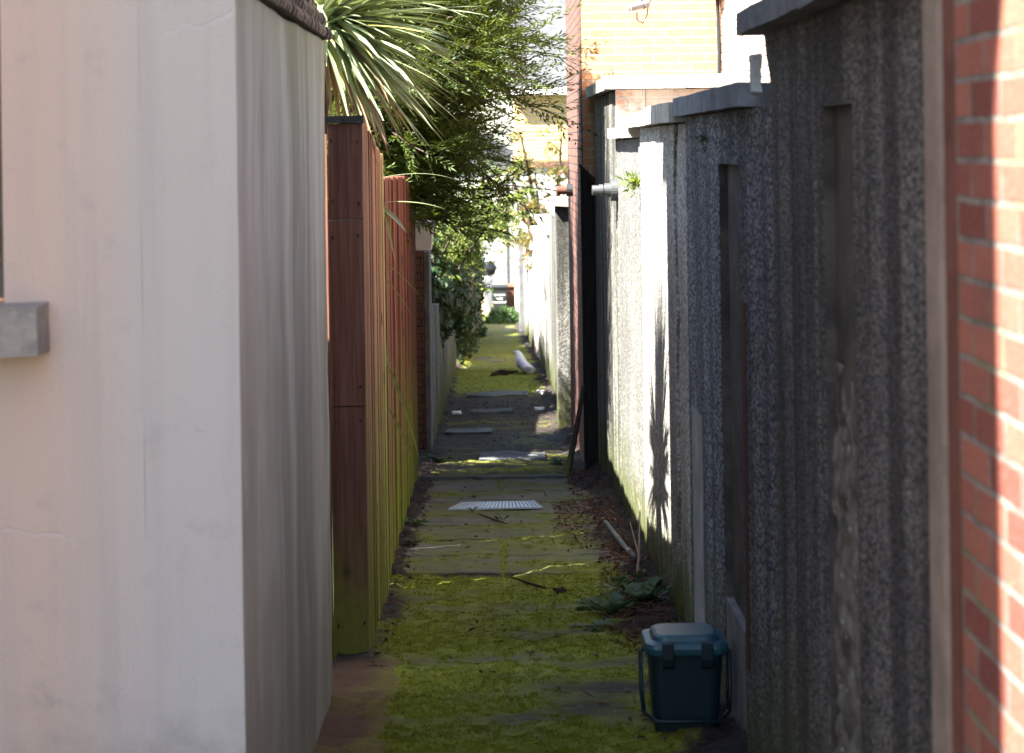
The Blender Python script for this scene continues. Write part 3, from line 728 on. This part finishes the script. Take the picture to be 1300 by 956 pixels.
MB().box(-1.6, -.6, 91.97, 91.998, -2.6, -1.2).build('window', 'glass', Eh)
# ------------------------------------------------------------------ far bins
def wheelie(x, y, mat, label, text=False):
    z = gz(y)
    w = thing('wheelie_bin', (x, y, z), label, 'bin')
    taper(MB(), x, y, z+.06, z+.93, .23, .30, .25, .33).build('body', mat, w, .03)
    mb = MB(); mb.box(x-.32, x+.32, y-.37, y+.35, z+.932, z+.985); mb.prism_x([(y-.33,z+.986),(y+.33,z+.986),(y+.2,z+1.03),(y-.2,z+1.03)], x-.28, x+.28)
    mb.build('lid', mat, w, .015)
    MB().tube([(x-.27,y+.39,z+.93),(x+.27,y+.39,z+.93)], .02, 8).build('handle', mat, w)
    for s in (-.24, .24): MB().tube([(x+s-.03,y+.24,z+.1),(x+s+.03,y+.24,z+.1)], .1, 16).build('wheel', 'blackpl', w)
    if text:
        for k, (tx, sz) in enumerate((('Bristol',.145),('City',.13),('Council',.145))):
            cu = bpy.data.curves.new('lettering', 'FONT'); cu.body = tx; cu.size = sz; cu.align_x = 'CENTER'; cu.extrude = .002; cu.offset = .004
            to = bpy.data.objects.new('t', cu); col.objects.link(to)
            dg = bpy.context.evaluated_depsgraph_get(); me = bpy.data.meshes.new_from_object(to.evaluated_get(dg))
            bpy.data.objects.remove(to)
            zz = .66-.13*k; yy = -.25-.08*(zz-.06)/.87-.006
            me.transform(Matrix.Translation((0, yy, zz)) @ Matrix.Rotation(math.radians(90-0)+.0, 4, 'X') @ Matrix.Rotation(-.092, 4, 'X'))
            me.materials.clear(); me.materials.append(MAT['letter'])
            lo = bpy.data.objects.new('lettering', me); col.objects.link(lo); lo.parent = w
    return w
wheelie(.33, 73.5, 'blackpl', 'black wheelie bin with three lines of white lettering at the alley end', True)
wheelie(.80, 74.3, 'brownpl', 'brown wheelie bin half hidden behind the lettered black one')
wheelie(-.20, 74.6, 'greypl', 'grey wheelie bin with sacks piled on its lid, left of the lettered one')
mb = MB(); mb.blob((-.14,74.5,gz(74.5)+1.2), (.3,.26,.2), 10, .3, 2, 4)
tag(mb.build('white_sack', 'whitepl', smooth=True), 'full white sack lying on the grey bin lid', 'sack')
mb = MB(); mb.blob((-.05,74.4,gz(74.4)+1.62), (.30,.26,.27), 10, .35, 2, 9)
tag(mb.build('black_sack', 'binbag', smooth=True), 'knotted black rubbish sack on top of the white one', 'sack')
mb = MB(); mb.add([(-.28,72.8,gz(72.8)),(-.05,72.8,gz(72.8)),(-.25,73.9,gz(74)+.85),(-.45,73.9,gz(74)+.85),(-.28,72.83,gz(72.8)),(-.05,72.83,gz(72.8)),(-.25,73.93,gz(74)+.85),(-.45,73.93,gz(74)+.85)], [(0,1,2,3),(7,6,5,4),(0,4,5,1),(1,5,6,2),(2,6,7,3),(3,7,4,0)])
tag(mb.build('pale_board', 'palewood'), 'pale wooden board leaning beside the far bins', 'board')

# ------------------------------------------------------------------ small things on the path
# ribbed steel cover
G = thing('drain_cover', (.0, 15.05, gz(15.05)), 'pale ribbed steel cover plate lying across the slabs', 'cover')
mb = MB(); corners = [(-.33,14.86),(.36,14.9),(.31,15.3),(-.24,15.26)]
zz = lambda x, y: gz(y)+.05
mb.add([(x,y,zz(x,y)-.012) for x,y in corners]+[(x,y,zz(x,y)) for x,y in corners], [(3,2,1,0),(4,5,6,7),(0,1,5,4),(1,2,6,5),(2,3,7,6),(3,0,4,7)])
mb.build('plate', 'plate', G)
mb = MB()
for k in range(24):
    t = (k+.5)/24; a = Vector((*corners[0],0)).lerp(Vector((*corners[1],0)), t); b = Vector((*corners[3],0)).lerp(Vector((*corners[2],0)), t)
    a.z = zz(a.x,a.y); b.z = zz(b.x,b.y); w = .006
    mb.add([(a.x-w,a.y+.012,a.z),(a.x+w,a.y+.012,a.z),(b.x+w,b.y-.012,b.z),(b.x-w,b.y-.012,b.z),(a.x,a.y+.014,a.z+.008),(b.x,b.y-.014,b.z+.008)], [(0,4,5,3),(1,2,5,4),(0,1,4),(2,3,5)])
mb.build('ribs', 'plate', G)
# food caddy
cx, cy = .735, 7.98; z0 = gz(cy)+.015
K = thing('food_caddy', (cx, cy, z0), 'dark teal plastic food waste caddy with a clipped lid against the wall', 'food caddy')
def rrect(a, b, r, n=5):
    pts = []
    for (sx, sy, q0) in ((1,1,0),(-1,1,90),(-1,-1,180),(1,-1,270)):
        for k in range(n+1):
            q = math.radians(q0+90*k/n); pts.append((sx*(a-r)+r*math.cos(q), sy*(b-r)+r*math.sin(q)))
    return pts
def loft(mb, secs):
    n = len(secs[0][0]); vs = []
    for pts, z in secs: vs += [(cx+x, cy+y, z0+z) for x, y in pts]
    fs = [tuple(range(n-1,-1,-1)), tuple(range((len(secs)-1)*n, len(secs)*n))]
    for i in range(len(secs)-1):
        for j in range(n): fs.append((i*n+j, i*n+(j+1)%n, (i+1)*n+(j+1)%n, (i+1)*n+j))
    return mb.add(vs, fs)
loft(MB(), [(rrect(.118,.10,.04),0),(rrect(.122,.104,.04),.01),(rrect(.142,.125,.045),.30),(rrect(.15,.133,.045),.302),(rrect(.15,.133,.045),.325)]).build('body', 'teal', K, .002)
loft(MB(), [(rrect(.160,.143,.05),.312),(rrect(.163,.146,.05),.335),(rrect(.158,.141,.05),.352),(rrect(.13,.115,.05),.358),(rrect(.125,.11,.05),.374),(rrect(.112,.098,.045),.381)]).build('lid', 'teallid', K, .003)
for s in (-.075, .075):
    MB().prism_x([(cy-.152,z0+.27),(cy-.140,z0+.26),(cy-.145,z0+.352),(cy-.135,z0+.366),(cy-.16,z0+.362),(cy-.160,z0+.30)], cx+s-.022, cx+s+.022).build('latch', 'teal', K, .003)
for s in (-1, 1): MB().tube([(cx+s*.155,cy,z0+.31),(cx+s*.172,cy-.02,z0+.30),(cx+s*.172,cy-.05,z0+.16),(cx+s*.165,cy-.07,z0+.08)], .009, 8).build('handle_arm', 'teal', K, smooth=True)
MB().tube([(cx-.166,cy-.07,z0+.08),(cx-.12,cy-.145,z0+.06),(cx+.12,cy-.145,z0+.06),(cx+.166,cy-.07,z0+.08)], .009, 8).build('handle', 'teal', K, smooth=True)
def stick(name, pts, rad, mat, label, cat='stick'):
    pts = [(x, y, ph(x, y)+h) for x, y, h in pts]
    return tag(MB().tube(pts, rad, 6).build(name, mat, smooth=True), label, cat)
stick('dead_stick', [(.10,11.72,.02),(.22,11.5,.015),(.30,11.35,.015),(.36,11.18,.03)], [.005,.008,.009,.007], 'twig', 'bent black stick lying on the bright moss')
mb = MB(); mb.blob((.365,11.17,ph(.365,11.17)+.02), (.03,.028,.022), 6, .4, 2); tag(mb.build('pine_cone', 'twig', smooth=True), 'small dark cone at the end of the bent stick', 'cone')
stick('dead_stick', [(-.11,14.55,.01),(.0,14.3,.01),(.12,14.05,.01)], [.004,.006,.003], 'twig', 'short thin stick just below the steel cover')
stick('grey_pipe', [(.72,13.25,.09),(.79,12.6,.05),(.83,12.0,.03)], [.014,.017,.017], 'cement', 'length of dull grey pipe lying along the right wall foot', 'pipe')
tag(MB().tube([(.83,11.75,gz(11.75)+.02),(.84,11.85,gz(11.8)+.2),(.86,12.0,gz(12)+.38),(.83,12.05,gz(12)+.55)], [.006,.005,.004,.002], 5).build('dry_stalk', 'dry'), 'dry upright weed stalk against the cracked wall', 'stalk')
tag(MB().tube([(.80,11.6,gz(11.6)+.02),(.83,11.75,gz(11.75)+.14),(.80,12.0,gz(12)+.3)], [.006,.005,.002], 5).build('dry_stalk', 'dry'), 'dry bent weed stalk leaning over the grey pipe', 'stalk')
# discarded plastic
Lb = thing('plastic_tub', (.52, 33.5, gz(33.5)), 'discarded white and lilac plastic tub lying against the wall', 'litter')
MB().tube([(.40,33.9,gz(33.9)+.34),(.44,33.8,gz(33.8)+.33),(.5,33.5,gz(33.5)+.16),(.62,33.1,gz(33.1)+.07)], [.03,.07,.09,.08], 12).build('body', 'whitepl', Lb, smooth=False)
MB().tube([(.46,33.35,gz(33.4)+.2),(.56,32.9,gz(32.9)+.1)], [.055,.06], 12).build('lining', 'lilac', Lb)
for q in Lb.children: rough(q, .045, 7, 3)
stick('dead_branch', [(.0,33.0,.02),(.15,33.1,.06),(.3,33.0,.04),(.42,33.2,.05)], [.02,.035,.035,.02], 'twig', 'black broken branch across the far moss', 'branch')
stick('dead_branch', [(-.02,32.6,.02),(.1,32.8,.05),(.26,32.7,.02)], [.012,.025,.015], 'twig', 'shorter black branch in front of the broken one', 'branch')
# scraps
for i, (x, y, lab) in enumerate(((.68,28.6,'white paper scrap by the wall below the plastic tub'),(.6,25.6,'pale scrap on the dark soil near the right wall'),(-.42,24.9,'small pale scrap on the dark soil near the left wall'))):
    o = subbox(x-.05, x+.05, y-.06, y+.06, ph(x,y), ph(x,y)+.03, .03).build('paper_scrap', 'whitepl'); rough(o, .035, 14, i); tag(o, lab, 'scrap')
# ------------------------------------------------------------------ weeds
def weed(x, y, n, L, label, up=.5, dirx=-.3):
    mb = MB(); z = ph(x, y)
    for k in range(n):
        a = R.uniform(0, 2*math.pi); d = Vector((math.cos(a)+dirx, math.sin(a), up*R.uniform(.4,1.6))).normalized()
        p = Vector((x+R.gauss(0,.012), y+R.gauss(0,.012), z)); l = 1.3*L*R.uniform(.5,1.1)
        for j in range(6):      # toothed blade : pairs of lobes along the rib
            q = p+d*l*j/6+Vector((0,0,-.35*l*(j/6)**2)); w = l*.16*(1-abs(j-3.2)/5)
            sd = d.cross(Vector((0,0,1))).normalized()
            for s in (-1, 1): mb.leaf(q, d*.7+sd*s*.9+Vector((0,0,R.uniform(-.1,.3))), Vector((0,0,1))+sd*.3*s, w*1.9, w*1.1)
        mb.leaf(p, d+Vector((0,0,-.15)), Vector((0,0,1)), l, l*.1, .25, .1, 2)
    return tag(mb.build('dandelion_weed', 'weed'), label, 'weed')
weed(.78, 10.7, 22, .2, 'large toothed weed at the wall foot above the teal caddy', .9)
weed(.62, 10.55, 16, .17, 'toothed weed in the middle of the row by the right wall', .7)
weed(.47, 10.8, 12, .15, 'low weed spreading furthest out over the moss', .25)
weed(.72, 11.15, 10, .15, 'upright weed behind the row of weeds at the right wall', 1.1)
weed(.5, 10.2, 10, .13, 'pale flat weed nearest the street on the right side of the moss', .2)
weed(-.53, 13.1, 10, .08, 'small weed at the fence foot, the nearer of two', .6, .3)
weed(-.55, 14.0, 12, .10, 'small weed at the fence foot, the further of two', .6, .3)
weed(-.15, 14.75, 5, .05, 'tiny weed sprouting at the left end of the steel cover', 1.2, 0)
weed(.06, 14.2, 6, .06, 'tiny yellow-green weed in the slab joint before the steel cover', 1.2, 0)
weed(.6, 18.6, 14, .14, 'grey-green weed on the dark soil near the leaning plank', .4)
weed(-.5, 19.0, 14, .14, 'green weed on the dark soil past the end of the fence', .5, .2)

# ------------------------------------------------------------------ strap-leaf palm behind the fence
def strap(mb, p, d, L, W, droop, seg=9, tw=0.):
    d = Vector(d).normalized(); pts = []; q = Vector(p); dd = d.copy()
    for i in range(seg+1):
        pts.append((q.copy(), dd.copy())); q = q+dd*L/seg; dd = (dd+Vector((0,0,-droop/seg*(.4+1.2*i/seg)))).normalized()
    vs = []; fs = []
    for i, (q, dd) in enumerate(pts):
        t = i/seg; w = W*(.55+.45*min(1,t*4))*(1-t**3.0)+.0006
        sd = dd.cross(Vector((0,0,1)))
        if sd.length < .05: sd = dd.cross(Vector((1,0,0)))
        sd.normalize(); sd = Quaternion(dd, tw*t) @ sd; n = sd.cross(dd)
        vs += [q+sd*w*.5+n*w*.18, q, q-sd*w*.5+n*w*.18]
    for i in range(seg):
        a = i*3; fs += [(a,a+1,a+4,a+3),(a+1,a+2,a+5,a+4)]
    mb.add(vs, fs)
PC = Vector((-.83, 10.35, 2.52))
Pm = thing('cordyline_palm', (-.95, 10.35, gz(10.35)), 'spiky cordyline palm with strap leaves drooping over the red fence', 'palm')
MB().tube([(-.95,10.35,gz(10.35)-.1),(-.93,10.36,.8),(-.86,10.35,1.9),tuple(PC)], [.07,.055,.05,.055], 10).build('trunk', 'bark', Pm, smooth=True)
mb = MB(); rp = random.Random(5)
for k in range(220):
    a = rp.uniform(-math.pi, math.pi); el = rp.uniform(-.75, 1.25)
    d = Vector((math.cos(a)*math.cos(el), math.sin(a)*math.cos(el), math.sin(el)))
    if d.x < -.2 and rp.random() < .5: continue
    strap(mb, PC+d*.03+Vector((0,0,rp.uniform(-.12,.05))), d, rp.uniform(.55,.82), rp.uniform(.026,.04), rp.uniform(.15,.75), 9, rp.uniform(-.7,.7))
# the hanging leaves towards the alley
for k in range(130):
    a = rp.uniform(-1.35, .85); el = rp.uniform(-.85, .3)
    d = Vector((math.cos(a)*math.cos(el), math.sin(a)*math.cos(el), math.sin(el)))
    strap(mb, PC+d*.03+Vector((0,0,rp.uniform(-.1,.02))), d, rp.uniform(.55,.85), rp.uniform(.024,.038), rp.uniform(.12,.5), 9, rp.uniform(-.6,.6))
mb.build('leaf_crown', 'palm', Pm, uv=False)
mb = MB()
for k in range(46):
    a = rp.uniform(-1.6, .9); el = rp.uniform(-1.2, -.35)
    d = Vector((math.cos(a)*math.cos(el), math.sin(a)*math.cos(el), math.sin(el)))
    strap(mb, PC+Vector((0,0,-.1))+d*.03, d, rp.uniform(.4,.75), rp.uniform(.018,.03), rp.uniform(.8,2.2), 8, rp.uniform(-2,2))
mb.build('dead_leaves', 'deadpalm', Pm, uv=False)
# leaves of a second plant poking through the fence joint
Q = thing('fence_flax', (-.85, 11.6, gz(11.6)), 'long thin flax leaves arching out over the low red fence', 'flax')
mb = MB()
def at(px, py, Y): # fence-side point helper in metres
    return Vector(((px-620)/2600*Y*1.0+.014*(185-py)/2600*Y, Y, 1.835+(185-py)/2600*Y+ .014*(px-620)/2600*Y*-1))
for (a, b, y0, y1, L, W, dr) in [((482,205),(487,262),11.55,11.3,None,.02,.2),((482,262),(515,296),11.5,11.2,None,.028,.25),((484,257),(563,267),11.6,11.9,None,.018,.25),
    ((481,328),(541,394),11.4,11.8,None,.009,.35),((482,347),(522,402),11.4,11.6,None,.012,.3),((484,410),(492,460),11.4,11.3,None,.02,.15),
    ((490,458),(531,584),11.45,12.0,None,.02,.25),((493,518),(526,598),11.5,12.2,None,.014,.2),((484,250),(500,330),11.5,11.2,None,.018,.35),((486,225),(580,232),11.7,12.2,None,.008,.3),
    ((483,300),(488,420),11.45,11.3,None,.02,.1),((486,440),(520,520),11.5,11.6,None,.008,.3)]:
    p = at(*a, y0); q = at(*b, y1); d = q-p; L = d.length*1.04
    strap(mb, p, d+Vector((0,0,.5*dr*L)), L, W*1.15, dr*1.5, 9, .4)
mb.build('blades', 'palm', Q, uv=False)
MB().tube([(-.85,11.6,gz(11.6)-.1),(-.8,11.55,.8),(-.68,11.5,1.3),(-.62,11.47,1.65)], [.03,.03,.025,.02], 8).build('stem', 'bark', Q)

# ------------------------------------------------------------------ conifer
def conifer(seed, bx, by, k1, k2, sz, label):
    rc = random.Random(seed); zb = gz(by)
    t = thing('conifer_tree', (bx, by, zb), label, 'tree')
    MB().tube([(bx,by,zb-.2),(bx+.02,by,1.5),(bx-.02,by+.03,3.5),(bx,by,5.3)], [.13,.11,.07,.015], 10).build('trunk', 'bark', t, smooth=True)
    br = MB(); fo = MB()
    jobs = []
    for k in range(k1):
        u = k/k1; z = 1.45+3.75*u**1.1; a = k*2.39996+rc.gauss(0,.25)
        L = (2.0*(1-u)**.8+.15)*rc.uniform(.75,1.08)*sz
        if math.cos(a) < -.3: L *= .75
        if math.cos(a) > 0 and z < 2.1: L *= .72
        jobs.append((z, a, L, rc.uniform(0,.35)))
    for k in range(k2):        # the side over the alley is the bushiest
        u = k/k2; z = 1.6+2.3*u; a = rc.uniform(-1.35, 1.1)
        jobs.append((z, a, rc.uniform(.7,1)*((1.15+1.08*min(1,(z-1.6)/.75)) if z < 2.9 else 2.0-.5*(z-2.9)), rc.uniform(-.05,.45)))
    for z, a, L, el in jobs:
        d = Vector((math.cos(a), math.sin(a)*.8, el)); d.normalize()
        p = Vector((bx,by,z)); pts = [p.copy()]; n = 9
        for i in range(n):
            d = (d+Vector((rc.gauss(0,.09), rc.gauss(0,.09), rc.gauss(0,.06)-.09+.035*i*.5))).normalized(); p = p+d*L/n; pts.append(p.copy())
        br.tube([tuple(q) for q in pts], [.016*(1-i/(n+1))*(.5+L*.3)+.0025 for i in range(n+1)], 5, False)
        for i in range(2, n+1):
            for s in (-1, 1, -1, 1, 0, -1, 1):
                q = pts[i].lerp(pts[i-1], rc.random()); dd = (pts[i]-pts[i-1]).normalized()
                sd = dd.cross(Vector((0,0,1))).normalized()*s
                bd = (dd*rc.uniform(.5,1.2)+sd*rc.uniform(.3,1)+Vector((0,0,rc.uniform(-.55,.6)))).normalized()
                bl = (.18+.26*L/2.0)*rc.uniform(.6,1.15); m = 13; wd = Vector((rc.gauss(0,.6), rc.gauss(0,.6), 1))
                for j in range(m):
                    w = q+bd*bl*(j+.5)/m+Vector((0,0,.05*bl*(j/m)**2))
                    s2 = bd.cross(wd).normalized()*(1 if j % 2 else -1)
                    ld = bd*1.0+s2*rc.uniform(.3,.85)+Vector((0,0,rc.uniform(-.15,.3)))
                    fo.leaf(w, ld, wd+Vector((rc.gauss(0,.5), rc.gauss(0,.5), 0)), rc.uniform(.045,.095)*(1.15-.5*j/m), rc.uniform(.012,.021), rc.uniform(-.15,.1))
                fo.leaf(q+bd*bl*.85, bd, wd, .1, .014)
    br.build('branches', 'bark', t, uv=False); fo.build('crown', 'conifer', t, uv=False)
conifer(21, -1.45, 16.8, 190, 165, 1., 'tall dark conifer with feathery sprays overhanging the alley')
conifer(33, -1.95, 19.7, 120, 0, .95, 'added further conifer behind the first, shading the house side, over the added shed')  # second tree added to shade the house side and path
# ------------------------------------------------------------------ leafy shrubs
def leafy(name, base, limbs, label, cat, mat, nleaf, Lf, Wf, rad, seed, trunk_r=.03, parts=('stems','foliage'), twigs=5, group=None):
    rl = random.Random(seed); t = thing(name, base, label, cat, group)
    br = MB(); fo = MB(); base = Vector(base)
    for (tip, bend) in limbs:
        tip = Vector(tip); mid = base.lerp(tip, .55)+Vector(bend); pts = []
        for i in range(9):
            u = i/8; pts.append(base*(1-u)**2+mid*2*u*(1-u)+tip*u*u)
        br.tube([tuple(p) for p in pts], [trunk_r*(1-.85*i/8) for i in range(9)], 6, False)
        for k in range(twigs):
            u = rl.uniform(.45,1); i = min(7, int(u*8)); q = pts[i].lerp(pts[i+1], u*8-i)
            e = q+Vector((rl.gauss(0,rad), rl.gauss(0,rad), rl.gauss(0,rad*.8)))
            m2 = (q+e)/2+Vector((0,0,rad*.3)); br.tube([tuple(q), tuple(m2), tuple(e)], [.008,.006,.003], 4, False)
            for j in range(nleaf):
                w = q.lerp(m2, min(1, rl.random()*1.3)) if rl.random() < .35 else m2.lerp(e, rl.random()*1.15)
                w = w+Vector((rl.gauss(0,.05), rl.gauss(0,.05), rl.gauss(0,.05)))*rad*2.2
                d = Vector((rl.gauss(0,1), rl.gauss(0,1), rl.gauss(-.25,.6)))
                fo.leaf(w, d, Vector((rl.gauss(0,.7), rl.gauss(0,.7), 1)), Lf*rl.uniform(.6,1.2), Wf*rl.uniform(.7,1.1), rl.uniform(-.1,.3), .15)
    br.build(parts[0], 'bark', t, uv=False); fo.build(parts[1], mat, t, uv=False)
    return t
leafy('arching_shrub', (-1.2, 25, gz(25)), [((-.1,24.5,1.2),(0,0,.9)),((.25,25.5,.95),(0,0,1.1)),((-.45,24,1.25),(0,0,.8)),((-.25,26,.95),(0,0,1.)),((-.7,24,1.1),(0,0,.4)),((.15,25,1.5),(0,0,.8)),((-.5,25,1.5),(0,0,.5)),((-.5,26.5,.1),(0,0,.7)),((.4,24.5,1.25),(0,0,.8))],
      'sunlit yellow-green shrub arching over the alley below the conifer', 'shrub', 'shrub', 34, .085, .04, .2, 1, .03, twigs=16)
leafy('overhanging_shrub', (-1.2, 31, gz(31)), [((.1,31,.45),(0,0,1.3)),((-.2,30,.35),(0,0,1.2)),((.3,32,.6),(0,0,1.2)),((-.6,30,.4),(0,0,.6)),((-.25,33,.1),(0,0,1.3)),((-.1,31,.9),(0,0,.8))],
      'loose green shrub hanging above the ivy mass', 'shrub', 'shrub', 34, .09, .045, .22, 2, .03, twigs=16)
leafy('small_tree', (1.25, 42, gz(42)), [((.95,42,1.3),(0,0,0)),((.65,42,2.1),(.1,0,.5)),((1.5,42,2.0),(0,0,.3)),((.55,41,1.0),(.2,0,.6)),((.5,43,.4),(.3,0,1.2)),((.95,41,.4),(.1,0,.9)),((1.4,41.5,1.2),(0,0,.6)),((.8,42,.0),(.1,0,1.2)),((.35,42,1.3),(.2,0,.8)),((1.2,42,-.1),(.1,0,.9))],
      'small slender tree with reddish green leaves before the yellow house', 'tree', 'autumn', 26, .12, .06, .3, 3, .1, ('trunk','crown'), 11)
leafy('small_tree', (-1.4, 46, gz(46)), [((.1,46,.3),(0,0,1.2)),((.3,46,.1),(0,0,1.6)),((-.3,46,1.3),(0,0,.6)),((.3,47,1.2),(0,0,.9)),((-.7,46,2.1),(0,0,.2)),((-.3,46,-.6),(0,0,1.5)),((.5,45,.4),(0,0,1.3))],
      'pale leafy tree reaching over from the left behind the hanging shrub', 'tree', 'shrub', 30, .12, .06, .32, 4, .07, ('trunk','crown'), 11)
# ivy heap on the left wall
def ivy():
    ri = random.Random(8); t = thing('ivy_mass', (-.7, 42, gz(42)), 'dark glossy ivy mass tumbling over the left wall', 'ivy')
    fo = MB(); n = 0
    lobes = [((-.72,26.0,.05),(.36,2.2,.62)),((-.95,29.5,.0),(.45,2.4,.85)),((-.72,35.5,-.45),(.52,3.2,1.1)),((-.70,40,-1.0),(.5,4,1.3)),((-.76,46,-1.6),(.52,5,1.4)),((-.85,53,-2.2),(.55,5.5,1.4)),((-.95,33,.15),(.5,3,.8)),((-1.0,60,-2.6),(.62,5,1.5))]
    core = MB()
    for i, (c, r) in enumerate(lobes):
        core.blob(c, (r[0]*.8, r[1]*.85, r[2]*.85), 10, .25, 2, i)
        for k in range(2300):
            d = Vector((ri.gauss(0,1), ri.gauss(0,1), ri.gauss(0,1))).normalized()
            q = 1+.28*noise.fractal(d*3+Vector((i*3,0,0)), 1, 2, 3)+ri.gauss(0,.05)
            p = Vector((c[0]+d.x*r[0]*q, c[1]+d.y*r[1]*q, c[2]+d.z*r[2]*q))
            nn = (d+Vector((ri.gauss(0,.5), ri.gauss(0,.5), ri.gauss(0,.5)))).normalized()
            ld = Vector((ri.gauss(0,.6), ri.gauss(0,.6), -1)); ld = ld-nn*ld.dot(nn)
            s = ri.uniform(.07,.13); fo.leaf(p, ld, nn, s, s*.85, .1, .12)
    core.build('stems', 'bark', t, uv=False, smooth=True); fo.build('foliage', 'ivy', t, uv=False)
ivy()
def mound(name, c, r, n, L, label, mat, seed):
    rm = random.Random(seed); mb = MB()
    for k in range(n):
        d = Vector((rm.gauss(0,1), rm.gauss(0,1), abs(rm.gauss(0,1)))).normalized(); q = rm.uniform(.55,1.1)
        p = Vector((c[0]+d.x*r[0]*q, c[1]+d.y*r[1]*q, c[2]+d.z*r[2]*q))
        mb.leaf(p, d+Vector((rm.gauss(0,.6), rm.gauss(0,.6), rm.gauss(.2,.5))), Vector((rm.gauss(0,1),rm.gauss(0,1),1)), L*rm.uniform(.6,1.3), L*.3, .15)
    return tag(mb.build(name, mat, uv=False), label, 'bush')
mound('low_bush', (.42,62,gz(62)), (.5,1.6,.34), 1800, .16, 'low rounded green bush on the path before the far bins', 'weed', 3)
mound('low_bush', (-.45,51,gz(51)), (.3,1.5,.35), 700, .14, 'small dark bush at the foot of the ivy', 'ivy', 4)
# telephone wire over the fence
mb = MB(); mb.tube([(-2.2,17.5,1.62),(-.75,17.6,1.58),(-.1,19,1.50),(.83,20.4,1.36)], .006, 5); tag(mb.build('garden_wire', 'galv'), 'thin pale wire strung across the alley from behind the low fence', 'wire')

# ------------------------------------------------------------------ camera, light
sc = bpy.context.scene
cam = bpy.data.cameras.new('camera'); co = bpy.data.objects.new('camera', cam); col.objects.link(co); sc.camera = co
co.location = (0, 0, 1.835); co.rotation_euler = (math.radians(90), math.radians(.8), 0)
cam.sensor_width = 36; cam.lens = 72.0; cam.shift_x = (650-620)/1300; cam.shift_y = (185-478)/1300
cam.clip_start = .05; cam.clip_end = 1000
cam.dof.use_dof = True; cam.dof.focus_distance = 13.0; cam.dof.aperture_fstop = 4.5
AZ, EL = math.radians(30.4), math.radians(51.5)
d = Vector((math.cos(AZ)*math.cos(EL), math.sin(AZ)*math.cos(EL), -math.sin(EL)))
sl = bpy.data.lights.new('sun', 'SUN'); sl.energy = 5.0; sl.angle = math.radians(.5); sl.color = (1, .95, .86)
so = bpy.data.objects.new('sun', sl); col.objects.link(so); so.rotation_euler = d.to_track_quat('-Z', 'Y').to_euler()
w = bpy.data.worlds.new('World'); sc.world = w; w.use_nodes = True
nt = w.node_tree; sky = nt.nodes.new('ShaderNodeTexSky'); sky.sky_type = 'NISHITA'; sky.sun_disc = False
sky.sun_elevation = EL; sky.sun_rotation = math.atan2(-d.x, -d.y)
bg = nt.nodes['Background']; bg.inputs[1].default_value = .062; nt.links.new(sky.outputs[0], bg.inputs[0])
sc.view_settings.view_transform = 'Standard'; sc.view_settings.look = 'None'; sc.view_settings.gamma = 1
sc.view_settings.exposure = 3.15
sc.cycles.use_denoising = True; sc.cycles.max_bounces = 7; sc.cycles.diffuse_bounces = 4; sc.cycles.caustics_reflective = False; sc.cycles.caustics_refractive = False
